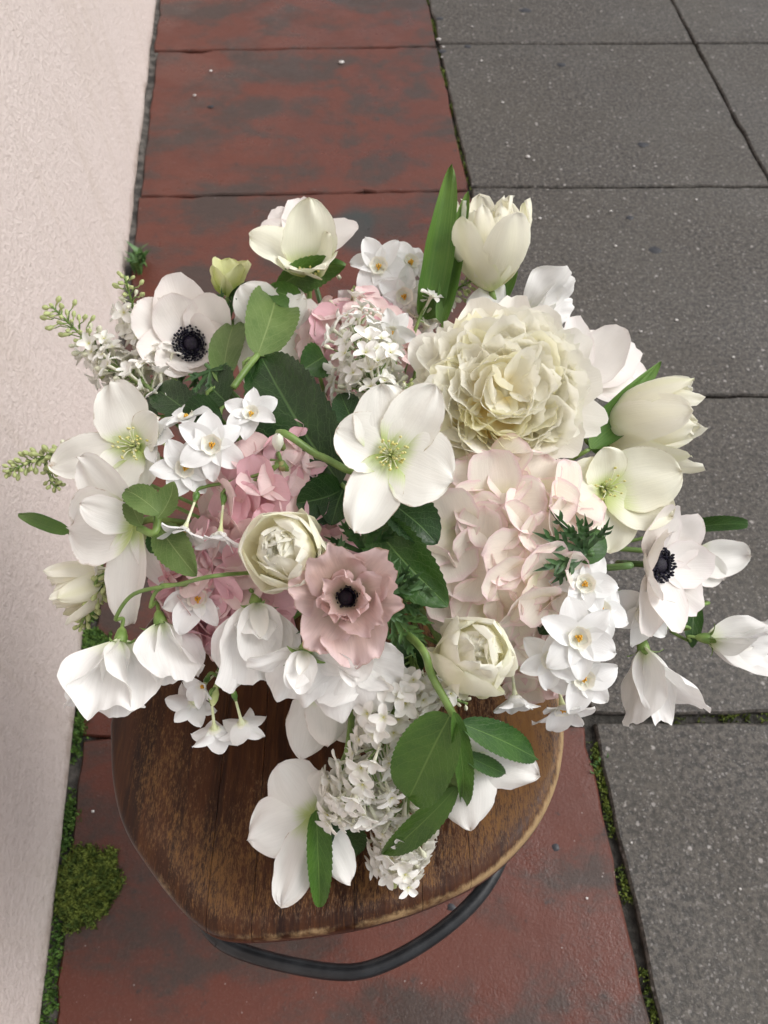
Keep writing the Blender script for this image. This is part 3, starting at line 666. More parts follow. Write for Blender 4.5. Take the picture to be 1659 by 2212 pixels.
def anemone(px, py, lift, f, Rp, label, mat='anem', n=8, roll=0, a0=8, a1=62, petals=None, collar=True, core=True, ruf=.012, rf=4, W=.92, closed=0, via=None, name='anemone_flower', cup=.5, collar_mat='fern', csz=1.0):
    mw, S = frame(px, py, lift, f, roll); t = thing(name, label, 'flower', mw, 'anemones')
    spec = petals or [(k * 360 / n + rg.uniform(-8, 8), Rp * (1.22 if k % 2 == 0 else 1.05) * rg.uniform(.94, 1.06), Rp * W * rg.uniform(.9, 1.1), a0 + (10 if k % 2 else 0), a1 + (closed if k % 2 else 0) + rg.uniform(-8, 8)) for k in range(n)]
    for i, p in enumerate(spec):
        petal(t, M[mat], p[0], L=p[1] * S, W=p[2] * S, a0=p[3], a1=p[4], mode='fan', wb=.22, a=.8, wpos=.62, rd=.42, jag=.05, cup=cup, ruf=ruf, rf=rf, nz=.05, r0=.003, z0=(i % 2) * .0022 + i * .0001, nu=12 if ruf < .02 else 20, nv=12 if ruf < .02 else 18, curl=rg.uniform(-22, 5))
    if core:
        v, fc, u = ball_data((0, 0, 13 * S), 20 * S, 20 * S, 16 * S, 14, 8); mesh('pistil', v, fc, M['purple'], t, u)
        a = Acc()
        for i in range(140):
            an = i * 2.39996; rr = (20 + 17 * (i % 4) / 3) * S; hh = (20 + 8 * rg.random() - (i % 3) * 3) * S; d = Vector((math.cos(an), math.sin(an), 0))
            v, fc, u = tube_data([d * rr * .6 + Vector((0, 0, 2 * S)), d * rr + Vector((0, 0, hh))], .00025, 4); a.add(v, fc, u)
            c = d * rr + Vector((0, 0, hh)); T = Matrix.Translation(c) @ Matrix.Rotation(an, 4, 'Z') @ Matrix.Rotation(rg.uniform(-.5, .7), 4, 'Y')
            v, fc, u = ball_data((0, 0, 0), 2.2 * S, 3.3 * S, 5.2 * S, 6, 4); a.add([tuple(T @ Vector(q)) for q in v], fc, u)
        o = a.obj('stamen_ring', M['black'], t); o['kind'] = 'stuff'
    if collar:
        for k in range(3):
            T = Matrix.Rotation(R(120 * k + roll + 40), 4, 'Z') @ Matrix.Translation((0, Rp * .25 * S, -14 * S)) @ Matrix.Rotation(R(rg.uniform(-24, -6)), 4, 'X')
            fern(t, T, Rp * 1.12 * S * csz, collar_mat, seed=int(px + k))
    stem(t, mw, .035, .0026, via, 'stemd'); return t

CORO = None
def narc_flower(parent, mw, Rm, tubeL=1.0, closed=0.0, e0=14, e1=-10):
    """one paperwhite: floral tube (the part) with six petals, corona and anthers as sub-parts"""
    inv = parent.matrix_world.inverted(); T = inv @ mw
    v, f, u = lathe_data([(Rm * .045, -Rm * 1.25 * tubeL), (Rm * .05, -Rm * .7 * tubeL), (Rm * .06, -Rm * .25), (Rm * .12, -.0), (Rm * .13, .0008)], 9)
    fl = mesh('flower', [tuple(T @ Vector(q)) for q in v], f, M['narctube'], parent, u)
    r0 = rg.uniform(0, 60)
    for k in range(6):
        inner = k % 2; vs, fs, uvs = petal_data(L=Rm * rg.uniform(.95, 1.08), W=Rm * rg.uniform(.64, .76) * (.9 if inner else 1.08), a0=e0 + rg.uniform(-8, 8) + closed, a1=e1 + rg.uniform(-16, 16) + closed, cup=rg.uniform(.3, .8), a=.55, b=.72, wb=.35, nz=.09, fold=rg.uniform(-.05, .22), nu=6, nv=10, curl=rg.uniform(-25, 15), twist=rg.uniform(-.25, .25))
        Q = T @ Matrix.Rotation(R(k * 60 + r0 + rg.uniform(-6, 6)), 4, 'Z') @ Matrix.Translation((0, Rm * .05, .0006 * inner))
        mesh('petal', [tuple(Q @ Vector(q)) for q in vs], fs, M['narc'], fl, uvs)
    ph = rg.uniform(0, 6)
    v, f, u = lathe_data([(Rm * .07, .0004), (Rm * .17, Rm * .02), (Rm * .24, Rm * .10), (Rm * .275, Rm * .20), (Rm * .30, Rm * .225)], 24, lambda a: .05 * math.sin(a * 6 + ph) + .04 * math.sin(a * 11))
    mesh('corona', [tuple(T @ Vector(q)) for q in v], f, M['corona'], fl, u)
    a = Acc()
    for k in range(6):
        an = k * 1.047 + ph; rr = Rm * (.075 if k % 2 else .045); v, f, u = ball_data((math.cos(an) * rr, math.sin(an) * rr, Rm * (.10 if k % 2 else .16)), Rm * .032, Rm * .045, Rm * .07, 6, 4); a.add(v, f, u)
    a.v = [tuple(T @ Vector(q)) for q in a.v]; o = a.obj('anther_cluster', M['orange'], fl); o['kind'] = 'stuff'
    return fl
def narcissus(base, flowers, label, buds=(), stemvia=None, hidden_sheath=False):
    """umbel: base=(px,py,lift); flowers=(px,py,lift,f,Rpx[,closed,e0,e1])"""
    A = PP(*base); t = thing('narcissus_stem', label, 'flower', Matrix.Translation(A), 'paperwhite narcissi')
    for fl in flowers:
        px, py, li, f, Rp = fl[:5]; mw, S = frame(px, py, li, f); Rm = Rp * S
        narc_flower(t, mw, Rm, *(fl[5:] and [1.0] + list(fl[5:])))
        e = mw @ Vector((0, 0, -Rm * 1.2)); back = (mw.to_3x3() @ Vector((0, 0, -1)))
        inv = t.matrix_world.inverted()
        pts = spline([e + back * -.002, e + back * .010, e.lerp(A, .6) + (e - A).cross(UP) * .05, A], 12)
        v, fc, u = tube_data([inv @ q for q in pts], .0013, 6); pd = mesh('pedicel', v, fc, M['stem'], t, u)
        q = inv @ (e + back * .003); bq = Vector((0, 0, 1)).rotation_difference(back).to_matrix().to_4x4(); v, fc, u = ball_data((0, 0, 0), .0022, .0022, .0042, 8, 5)
        mesh('ovary', [tuple(q + bq @ Vector(x)) for x in v], fc, M['ovary'], pd, u)
    for (px, py, li, f, Rp, mt) in buds:
        mw, S = frame(px, py, li, f); T = t.matrix_world.inverted() @ mw
        v, fc, u = lathe_data([(.0006, -1.5 * Rp * S), (.28 * Rp * S, -.9 * Rp * S), (.5 * Rp * S, -.2 * Rp * S), (.46 * Rp * S, .4 * Rp * S), (.22 * Rp * S, .95 * Rp * S), (.0005, 1.1 * Rp * S)], 12, None)
        v = [(x * (1 + .12 * math.sin(3 * math.atan2(y, x))), y * (1 + .12 * math.sin(3 * math.atan2(y, x))), z) for x, y, z in v]
        mesh('bud', [tuple(T @ Vector(q)) for q in v], fc, M[mt], t, u)
        inv = t.matrix_world.inverted(); e = mw @ Vector((0, 0, -1.4 * Rp * S)); v, fc, u = tube_data([inv @ q for q in spline([e, e.lerp(A, .5) + Vector((0, 0, .004)), A], 8)], .0012, 6); mesh('pedicel', v, fc, M['stem'], t, u)
    if not hidden_sheath:
        v, fc, u = ball_data((0, 0, -.004), .0032, .0032, .006, 8, 5); mesh('spathe', v, fc, M['spathe'], t, u)
    end = HUB + Vector((rg.uniform(-.04, .04), rg.uniform(-.03, .03), -.022))
    freetube(t, [A] + ([PP(*q) for q in stemvia] if stemvia else [A.lerp(end, .5) + Vector((0, 0, .01))]) + [end], .0026, 'stem')
    return t
def tulip(px, py, lift, f, hpx, wpx, label, open_=0.0, ball=0.0, roll=0, leaves=(), inner=16, via=None, name='double_tulip'):
    """px,py is the base of the goblet"""
    mw, S = frame(px, py, lift, f, roll); t = thing(name, label, 'flower', mw, 'cream double tulips')
    h = hpx * S; L = h / .86
    for k in range(6):
        petal(t, M['tulipgreen' if k % 2 == 0 else 'tulip'], k * 60 + rg.uniform(-8, 8), L=L * rg.uniform(.94, 1.05), W=wpx * S * rg.uniform(.66, .8), a0=28 + rg.uniform(-5, 5) - open_ * .4, a1=104 + ball - open_ + rg.uniform(-9, 6), cup=.85, cend=.55 + ball * .012, a=.5, b=.5, wb=.3, nz=.035, r0=.002, z0=.0008 * (k % 2), nu=10, nv=14, curl=rg.uniform(-25, 5), ruf=.008, name='outer_petal')
    for k in range(inner):
        q = k / inner; sc = 1.06 - .26 * q
        petal(t, M['tulip'], k * 137.5 + rg.uniform(-12, 12), L=L * sc * rg.uniform(.88, 1.02), W=wpx * S * rg.uniform(.36, .56) * (1 - .25 * q), a0=36 + 34 * q, a1=104 + ball * 1.25 - open_ * .6 + rg.uniform(-14, 22) - 6 * q, cup=rg.uniform(.5, .9), a=.6, b=.42, wb=.25, nz=.08, r0=.0015, z0=.002 + .001 * q, nu=8, nv=12, curl=rg.uniform(-30, 40), ruf=.02, fold=rg.uniform(-.1, .15), name='inner_petal')
    a = Acc()
    for k in range(8):
        an = k * .785; d = Vector((math.cos(an), math.sin(an), 0)); v, fc, u = ball_data(d * wpx * S * .09 + Vector((0, 0, h * .58)), .0012, .0012, h * .10, 6, 4); a.add(v, fc, u)
    a.obj('anther_cluster', M['orange'], t)['kind'] = 'stuff'
    stem(t, mw, .03, .003, via); 
    for lf in leaves: leaf(*lf, parent=t, mat='tleaf', serr=0, a=.45, b=.8, cup=.7, fold=.0)
    return t
def peony(px, py, lift, f, Rp, label, roll=0):
    mw, S = frame(px, py, lift, f, roll); t = thing('peony_flower', label, 'flower', mw); Rm = Rp * S
    for k, (ang, L, W, a0, a1) in enumerate(((-95, 1.0, 1.05, 20, 60), (-150, .98, .85, 10, 40), (-40, 1.05, .8, 8, 38), (10, 1.05, .85, 5, 30), (60, 1.08, .8, 5, 30), (105, 1.08, .85, 5, 32), (150, 1.12, .8, 2, 22), (-178, 1.05, .8, 5, 35), (35, 1.15, .7, 0, 20), (-15, 1.15, .75, 0, 18), (80, 1.15, .7, 0, 15))):
        petal(t, M['guard'], ang, name='guard_petal', L=Rm * L, W=Rm * W, a0=a0, a1=a1, mode='fan', wb=.25, a=.8, wpos=.65, rd=.45, jag=.07, cup=.55, ruf=.018, rf=5, nz=.06, r0=.01, z0=-.012 - .0006 * k, nu=12, nv=12)
    petal(t, M['guard'], -88, name='guard_petal', L=Rm * .80, W=Rm * 1.30, a0=42, a1=86, mode='fan', wb=.3, a=.8, wpos=.6, rd=.5, jag=.05, cup=.35, ruf=.012, rf=4, nz=.05, r0=.50 * Rm, z0=-.006, nu=14, nv=12)
    v, fc, u = ball_data((0, 0, -.20 * Rm), .52 * Rm, .52 * Rm, .36 * Rm, 24, 12); mesh('core_fill', v, fc, M['peonyy'], t, [(.5, .6)] * len(v))  # added cream core, keeps the gaps between the petals from going dark
    N = 120
    for i in range(N):
        q = (i + .5) / N; pol = math.acos(1 - q * .92) * rg.uniform(.94, 1.06); az = i * 2.39996 + rg.uniform(-.25, .25)
        d = Vector((math.sin(pol) * math.cos(az), math.sin(pol) * math.sin(az), math.cos(pol)))
        el = R(rg.uniform(12, 44) + 30 * (1 - min(1, pol / 1.1))); tw = az + rg.uniform(-.5, .5) * (1 + 2.0 * (pol < .45))
        dd = Vector((math.cos(tw) * math.cos(el), math.sin(tw) * math.cos(el), math.sin(el)))
        inn = Vector((-math.cos(tw) * math.sin(el), -math.sin(tw) * math.sin(el), math.cos(el))) + Vector((rg.uniform(-.35, .35), rg.uniform(-.35, .35), 0))
        inn = (inn - dd * inn.dot(dd)).normalized(); tx = dd.cross(inn)
        m3 = Matrix((tx, dd, inn)).transposed().to_4x4()
        m3.translation = Vector((d.x * .56, d.y * .56, d.z * .42 - .24)) * Rm
        big = pol > .9
        vs, fs, uvs = petal_data(L=Rm * rg.uniform(.34, .50) * (1.3 if big else 1), W=Rm * rg.uniform(.42, .68) * (1.15 if big else 1), a0=rg.uniform(-15, 10), a1=rg.uniform(0, 60), mode='fan', wb=.45, a=.9, wpos=.75, rd=.42, jag=.20, cup=rg.uniform(.4, 1.1), ruf=.03, rf=5, nz=.09, nu=14, nv=10, fold=rg.uniform(-.1, .2))
        yc_ = (d - Vector((-.25, -.62, .72)).normalized()).length
        mesh('petal', [tuple(m3 @ Vector(p)) for p in vs], fs, M['peonyy'] if (yc_ < .50 and rg.random() < .85) or rg.random() < .12 else M['peony'], t, uvs)
    stem(t, mw, .04, .0038); return t
HV = None
def hydrangea(px, py, lift, Rp, f, n, mats, label, frp=62, cap=.62, flat=.62):
    global HV
    mw, S = frame(px, py, lift, f); t = thing('hydrangea_head', label, 'flower', mw, 'hydrangea heads'); Rm = Rp * S
    cache = {}
    for mt in set(mats):
        cache[mt] = []
        for k in range(5):
            vs, fs, uvs = petal_data(L=1.0, W=rg.uniform(.95, 1.15), a0=18, a1=rg.uniform(-8, 14), cup=rg.uniform(.2, .5), a=.5, b=.34, wb=.15, nz=.06, nu=8, nv=9, ruf=.012, rf=5, curl=rg.uniform(-15, 10))
            o = mesh('tmp', vs, fs, M[mt], None, uvs); cache[mt].append(o.data); bpy.data.objects.remove(o)
    for i in range(n):
        q = (i + .5) / n; pol = math.acos(1 - q * cap * 1.25); az = i * 2.39996 + rg.uniform(-.2, .2)
        d = Vector((math.sin(pol) * math.cos(az), math.sin(pol) * math.sin(az), math.cos(pol)))
        loc = Vector((d.x, d.y, d.z * flat - flat)) * Rm * rg.uniform(.93, 1.05)
        Z = (d + Vector((rg.uniform(-.4, .4), rg.uniform(-.4, .4), .45))).normalized(); ref = Vector((0, 1, .1)); Y = (ref - Z * ref.dot(Z)).normalized()
        m3 = Matrix((Y.cross(Z), Y, Z)).transposed().to_4x4(); m3.translation = loc; m3 = m3 @ Matrix.Rotation(rg.uniform(0, 1.57), 4, 'Z')
        fr = frp * S * rg.uniform(.82, 1.15)
        a = Acc(); a.add(*ball_data((0, 0, .0006), .0014, .0014, .0013, 7, 5)); a.add(*tube_data([Vector((0, 0, 0)), Vector((0, 0, -fr * .8))], .0007, 5))
        fl = a.obj('floret', M['budw'], t); fl.matrix_local = m3
        mt = rg.choice(mats)
        for k in range(4):
            o = bpy.data.objects.new('petal', rg.choice(cache[mt])); link(o, fl)
            s = fr * rg.uniform(.88, 1.12) * (1.0 if k % 2 else 1.08)
            o.matrix_local = Matrix.Rotation(R(90 * k + rg.uniform(-7, 7)), 4, 'Z') @ Matrix.Translation((0, fr * .02, .0003 * (k % 2))) @ Matrix.Rotation(R(rg.uniform(-12, 14)), 4, 'X') @ Matrix.Scale(s, 4)
    stem(t, mw, .04, .003); return t
LF = None
def lilac_meshes():
    out = {'f': [], 'b': [], 'w': [], 'c': []}
    for k in range(6):
        a = Acc(); op = rg.uniform(-4, 24)
        for j in range(4):
            vs, fs, uvs = petal_data(L=1.0, W=.70, a0=25 + op, a1=op + rg.uniform(-25, 10), cup=.85, a=.6, b=.55, wb=.3, nz=.05, nu=4, nv=6, curl=rg.uniform(-10, 40)); T = Matrix.Rotation(R(90 * j + rg.uniform(-8, 8)), 4, 'Z') @ Matrix.Translation((0, .08, 0)); a.add([tuple(T @ Vector(q)) for q in vs], fs, uvs)
        v, f, u = lathe_data([(.11, -1.5), (.10, -.8), (.14, -.05), (.16, .04)], 6); a.add(v, f, [(.5, .1)] * len(v))
        v, f, u = ball_data((0, 0, .02), .09, .09, .07, 5, 3); a.add(v, f, u, 1)
        o = a.obj('tmp', [M['lilac'], M['yellow']]); out['f'].append(o.data); bpy.data.objects.remove(o)
    for key, mt in (('b', 'budg'), ('w', 'budw')):
        for k in range(3):
            v, f, u = lathe_data([(.0001, 1.0), (.26, .85), (.40, .45), (.36, .05), (.16, -.25), (.12, -.9), (.0001, -1.0)][::-1], 8)
            v = [(x * (1 + .16 * math.cos(4 * math.atan2(y, x)) * (z > 0)), y * (1 + .16 * math.cos(4 * math.atan2(y, x)) * (z > 0)), z) for x, y, z in v]
            o = mesh('tmp', v, f, M[mt], None, u); out[key].append(o.data); bpy.data.objects.remove(o)
    return out
def lilac(path, label, n, width, budfrac=.35, fpx=16, mix=.3, end=None, taper=.55, green=.75, name='lilac_sprig', start=0.0):
    """path: list of (px,py,lift); florets crowd round it, buds towards the tip"""
    global LF
    if LF is None: LF = lilac_meshes()
    pts = [PP(*q) for q in path]; sp_ = spline(pts, 40); A = sp_[0]
    t = thing(name, label, 'flower', Matrix.Translation(A), 'white lilacs'); inv = t.matrix_world.inverted()
    S = zb(*path[0][:2]) / FPX
    e = HUB + Vector((rg.uniform(-.04, .04), rg.uniform(-.03, .03), -.022))
    v, f, u = tube_data([inv @ q for q in spline([e, e.lerp(A, .55) + Vector((0, 0, .008))] + pts, 30)], lambda q: .0021 * (1 - .55 * q), 7); mesh('stem', v, f, M['stem'], t, u)
    br = Acc()
    for i in range(n):
        q = start + (1 - start) * (i + .5) / n; k = min(39, int(q * 40)); c = sp_[k].lerp(sp_[k + 1], q * 40 - k); tg = (sp_[min(k + 1, 40)] - sp_[max(k - 1, 0)]).normalized()
        az = i * 2.39996 + rg.uniform(-.3, .3); n1 = tg.cross(BK).normalized(); n2 = tg.cross(n1)
        rad = (n1 * math.cos(az) + n2 * math.sin(az)); wd = width * S * (1 - taper * q) * rg.uniform(.35, 1.0) * (1 if q < .93 else .5)
        dirv = (rad * .95 + tg * rg.uniform(.25, .8)).normalized(); loc = c + rad * wd + tg * wd * .35
        bud = q > 1 - budfrac or rg.random() < mix * .35
        Z = (dirv + BK * (.35 if not bud else .05)).normalized(); ref = Vector((rg.uniform(-1, 1), rg.uniform(-1, 1), rg.uniform(-1, 1))); Y = (ref - Z * ref.dot(Z)).normalized()
        m3 = Matrix((Y.cross(Z), Y, Z)).transposed().to_4x4(); m3.translation = inv @ loc
        if bud:
            g = (q > 1 - budfrac * green); s = fpx * S * rg.uniform(.62, .85) * (1 - .2 * q); o = bpy.data.objects.new('bud', rg.choice(LF['b' if g else 'w']))
        else: s = fpx * S * rg.uniform(1.2, 1.6); o = bpy.data.objects.new('floret', rg.choice(LF['f']))
        link(o, t); o.matrix_local = m3 @ Matrix.Scale(s, 4)
        br.add(*tube_data([inv @ (c - tg * wd * .3), inv @ (c.lerp(loc, .5)), inv @ (loc - Z * s * .9)], .0006, 4))
    b = br.obj('branchlets', M['stem'], t); b['kind'] = 'stuff'
    return t
def sweet_pea(px, py, lift, f, Rp, label, roll=0, via=None, std=(1.25, 70, -10), wings=(.62, .62), spread=28, curl=-30, wcup=.7, ruf=.035, calyxrot=0, keel=True, to=None, extra=()):
    """px,py is the calyx; f the direction the petals grow; angle 90 = where the standard stands"""
    mw, S = frame(px, py, lift, f, roll); t = thing('sweet_pea_flower', label, 'flower', mw, 'white sweet peas'); Rm = Rp * S
    W, a0, a1 = std
    petal(t, M['pea'], 90, name='standard_petal', L=Rm * 1.05, W=Rm * W, a0=a0, a1=a1, mode='fan', wb=.14, a=.85, wpos=.72, rd=.42, notch=.10, cup=-.25, cend=-.5, ruf=ruf, rf=4.5, nz=.10, nu=26, nv=20, r0=.001, z0=.004, curl=curl, fold=.05, pleat=.022, pk=7, jag=.05)
    for sg in (-1, 1):
        petal(t, M['pea'], 90 + sg * spread, name='wing_petal', L=Rm * wings[0] * rg.uniform(1.1, 1.3), W=Rm * wings[1], a0=78, a1=58, mode='fan', wb=.2, a=.9, wpos=.7, rd=.5, cup=wcup, ruf=.03, rf=4, nz=.08, nu=12, nv=12, r0=-.002, z0=.005, twist=sg * .5, curl=20)
    for (ang, L, W2, e0, e1) in extra:
        petal(t, M['pea'], ang, name='side_petal', L=Rm * L, W=Rm * W2, a0=e0, a1=e1, mode='fan', wb=.16, a=.9, wpos=.75, rd=.45, cup=.3, ruf=ruf, rf=4.5, nz=.10, nu=22, nv=16, r0=.001, z0=.003, curl=-20, pleat=.022, pk=6, jag=.05)
    if keel: petal(t, M['lilac'], 90, name='keel_petal', L=Rm * .55, W=Rm * .3, a0=85, a1=95, cup=1.2, a=.5, b=.5, nz=.03, r0=-.003, z0=.005)
    v, fc, u = lathe_data([(.0012, -.006), (.0032, -.0035), (.0046, .001), (.0050, .0055), (.0046, .006)], 10); ca = mesh('calyx', v, fc, M['calyx'], t, u)
    for k in range(5):
        vs, fs, uvs = petal_data(L=.0125, W=.0042, a0=55, a1=rg.uniform(-40, 30), cup=.5, a=.35, b=.9, wb=.7, nz=.05, nu=4, nv=6); T = Matrix.Rotation(R(72 * k + 20), 4, 'Z') @ Matrix.Translation((0, .0036, .004)); mesh('sepal', [tuple(T @ Vector(q)) for q in vs], fs, M['calyx'], ca, uvs)
    stem(t, mw, .012, .0014, via, 'stem', start=-.005, to=to); return t
M['narctube'] = plain_mat('narcissus_tube', (.62, .68, .36), (.80, .82, .62), 80, .45)
M['ovary'] = plain_mat('narcissus_ovary', (.07, .17, .03), (.12, .24, .05), 80, .35)
M['spathe'] = plain_mat('papery_spathe', (.26, .26, .09), (.40, .38, .17), 120, .55)
M['budnarc'] = plain_mat('narcissus_bud', (.78, .80, .66), (.88, .88, .84), 120, .5)
M['budgreen'] = plain_mat('green_bud', (.42, .50, .18), (.62, .66, .34), 120, .5)

# ================================================================== THE BOUQUET
# --- hydrangea heads fill the heart of the dome
hydrangea(600, 1095, .012, 150, (-.1, .1, 1), 28, ['hydpink', 'hydpale', 'hydpale'], 'pink hydrangea head below the largest dark serrated leaf', 82)
hydrangea(455, 1290, .004, 120, (-.25, -.15, 1), 22, ['hydpink', 'hydpale'], 'pink hydrangea head behind the drooping left sweet peas', 78)
hydrangea(1115, 1190, .016, 178, (.1, 0, 1), 27, ['hydcream', 'hydcream', 'hydcream'], 'cream hydrangea head with pink edged florets below the peony', 98)
hydrangea(1180, 1420, -.01, 110, (.2, -.3, 1), 20, ['hydcream', 'hydpale'], 'pale hydrangea head half hidden behind the lower right narcissi', 56)
hydrangea(760, 730, -.022, 125, (-.05, .3, 1), 22, ['hydpink', 'hydpale'], 'pink hydrangea head peeping out behind the central lilac', 56)
# --- leaves
leaf(735, 1045, .020, 560, 765, .026, 175, 'ldark', roll=-14, bend=14, label='largest dark green serrated leaf left of the central hellebore', fold=.12, cup=.25, nz=.05, serr=.09, teeth=17, a=.55, b=.62)
leaf(735, 1060, .018, 640, 1088, .026, 110, 'ldark', roll=-20, bend=25, label='small dark lobed leaf touching the pink hydrangea florets', teeth=8)
leaf(750, 1040, .014, 715, 1135, .020, 90, 'ldark', roll=20, label='short dark leaf tucked under the central hellebore', teeth=8)
leaf(800, 1125, .014, 968, 1310, .034, 120, 'lmid', roll=12, bend=20, label='glossy curved green leaf between pink anemone and hydrangea', teeth=16, nz=.05)
leaf(850, 1090, .022, 945, 1175, .030, 100, 'ldark', roll=-18, bend=24, label='broad dark leaf below right of the central hellebore', teeth=9)
leaf(770, 930, .004, 735, 850, .008, 70, 'ldark', label='dark pointed leaf behind the central lilac', teeth=9)
leaf(700, 770, -.002, 650, 800, .002, 80, 'lmid', label='olive green leaf under the central lilac', teeth=8)
leaf(556, 768, .030, 600, 632, .024, 118, 'lpale', roll=8, bend=10, label='pale green bract leaf above the largest dark leaf', teeth=14, serr=.06, a=.45, b=.35)
pl = [o for o in bpy.data.objects if o.get('label') == 'pale green bract leaf above the largest dark leaf'][0]
freetube(pl, [PP(557, 766, .030), PP(530, 800, .028), PP(503, 838, .022)], .0026, 'stem', 'leaf_stalk')
leaf(480, 830, .010, 515, 690, .012, 80, 'lpale', roll=-20, label='pale narrow leaf beside the black centred left anemone', teeth=12, serr=.05)
leaf(420, 900, .000, 335, 840, .010, 85, 'ldark', roll=10, label='dark rounded leaf under the left anemone', teeth=7)
leaf(490, 870, .002, 440, 820, .006, 120, 'ldark', label='dark leaf between left anemone and the left narcissi', teeth=9)
leaf(480, 900, .000, 395, 915, .006, 110, 'ldark', label='dark leaf behind the left narcissi', teeth=9)
leaf(340, 900, -.008, 300, 880, -.002, 60, 'ldark', label='small dark leaf at the wall side of the bouquet', teeth=7)
leaf(150, 1150, -.01, 42, 1110, .0, 34, 'tleaf', label='narrow green leaf tip pointing at the wall', serr=0, a=.4, b=.8, cup=.6)
leaf(1490, 1140, -.01, 1617, 1133, .0, 36, 'lmid', roll=-25, label='narrow serrated leaf sticking out over the grey slabs', serr=.12, teeth=14, a=.25, b=.25)
leaf(1235, 1290, .0, 1165, 1370, .0, 75, 'ldark', label='dark leaf between right narcissi and hydrangea', teeth=9)
leaf(1500, 1300, -.012, 1495, 1400, -.010, 40, 'lmid', label='slim stipule leaf below the right anemone', serr=0)
leaf(860, 1370, -.012, 905, 1455, -.012, 85, 'ldark', label='dark leaf behind the lower cream tulip', teeth=10)
leaf(1020, 1420, -.01, 1110, 1447, .0, 26, 'tleaf', label='small green bud scale beside the lower cream tulip', serr=0, a=.4, b=.7)
# --- hellebores
hellebore(845, 985, .052, (.08, .10, 1), [(100, 150, 138, 30, 5), (58, 172, 118, 25, 10), (157, 128, 128, 25, 0), (-24, 138, 168, 25, 2), (-116, 182, 118, 20, -5)], 'large open white hellebore in the middle of the bouquet', via=[PP(765, 1019, .03), PP(690, 985, .034), PP(610, 968, .02)], stsc=1.1)
hb = hellebore(668, 592, .020, (.08, .50, .85), [(97, 158, 112, 78, 62), (162, 142, 112, 42, 8), (30, 100, 95, 70, 60), (-60, 95, 110, 60, 40), (-130, 95, 105, 55, 35)], 'cream white cup shaped hellebore at the top of the bouquet', mat='hellcream')
leaf(592, 632, .040, 748, 572, .034, 80, 'lbright', roll=35, bend=-40, parent=hb, name='bract', teeth=14)
leaf(650, 648, .042, 575, 622, .038, 50, 'lbright', parent=hb, name='bract', teeth=8)
anemone(660, 545, -.012, (-.1, .3, .9), 95, 'pale anemone half hidden behind the top hellebore', petals=[(125, 120, 90, 5, 15), (100, 125, 85, 5, 12), (25, 120, 85, 5, 12), (150, 110, 80, 5, 12)], collar=False, core=False)
hc = hellebore(295, 1130, .034, (-.45, -.05, .9), [(135, 205, 120, 10, -8), (183, 178, 168, 12, 2), (-100, 225, 118, 5, -12), (-65, 175, 85, -10, -25), (155, 120, 80, 40, 30)], 'largest white hellebore turned towards the wall with green bracts', stam=False, mat='hellback')
leaf(345, 1110, .044, 270, 1060, .056, 62, 'lpale', roll=22, bend=30, parent=hc, name='bract', teeth=10)
leaf(305, 1135, .044, 278, 1060, .050, 45, 'lpale', roll=-30, bend=15, parent=hc, name='bract', teeth=10)
leaf(340, 1120, .046, 375, 1040, .050, 58, 'lpale', roll=-35, bend=-30, parent=hc, name='bract', teeth=10)
leaf(345, 1140, .030, 425, 1245, .036, 75, 'lpale', roll=10, bend=15, parent=hc, name='bract', teeth=12)
leaf(350, 1150, .024, 325, 1195, .026, 45, 'lmid', parent=hc, name='bract', teeth=8)
freetube(hc, [PP(300, 1140, .036), PP(335, 1150, .034), PP(345, 1090, .026), PP(380, 1050, .0)], .0028, 'stem', 'bract_stalk')
hellebore(295, 965, .020, (-.2, .2, 1), [(112, 148, 122, 25, 0), (195, 200, 100, 8, -8), (-75, 105, 120, 15, 0), (250, 120, 110, 15, 0), (35, 90, 90, 35, 20)], 'white hellebore behind the left narcissi with yellow stamens', stsc=.7)
hellebore(1306, 1055, .020, (.2, .02, 1), [(17, 160, 140, 25, 5), (-28, 150, 115, 22, 2), (-88, 135, 125, 18, -5), (110, 95, 100, 35, 25), (168, 115, 105, 30, 15)], 'creamy open hellebore between peony and right anemone', mat='hellcream', stsc=.4)
hf = hellebore(678, 1762, .016, (0, 0, 1), [(128, 130, 125), (196, 148, 135), (-108, 205, 90), (-62, 160, 80), (70, 95, 100)], 'white hellebore seen from behind lying on the front of the seat', stam=False, mat='hellback', down=True, a0=6, a1=-6, via=[PP(740, 1650, -.01), PP(760, 1550, -.02)])
leaf(683, 1750, .024, 690, 1958, .022, 66, 'lbright', roll=-10, bend=6, parent=hf, name='bract', cup=1.1, teeth=16, a=.35, b=.55)
leaf(722, 1755, .018, 768, 1850, .014, 82, 'ldark', bend=12, parent=hf, name='bract', teeth=9)
hg = hellebore(1005, 1640, .030, (.1, -.1, 1), [(-82, 165, 130, 0, -16), (-14, 172, 108, 0, -12), (-132, 145, 100, -8, -25), (40, 110, 90, 0, -10)], 'white hellebore seen from behind under green leaves at the seat edge', stam=False, mat='hellback', down=True, via=[PP(985, 1560, .045), PP(935, 1465, .045), PP(885, 1375, .02)])
leaf(972, 1545, .050, 885, 1722, .050, 130, 'lbright', roll=12, bend=10, parent=hg, name='bract', teeth=18, serr=.05, a=.45, b=.40)
leaf(980, 1538, .056, 1000, 1737, .052, 44, 'lbright', roll=-25, bend=12, parent=hg, name='bract', teeth=18, fold=.3)
leaf(995, 1562, .052, 1160, 1640, .044, 66, 'lmid', roll=-15, bend=16, parent=hg, name='bract', teeth=18)
leaf(1000, 1628, .048, 1092, 1672, .046, 36, 'lmid', roll=0, bend=20, parent=hg, name='bract', teeth=12)
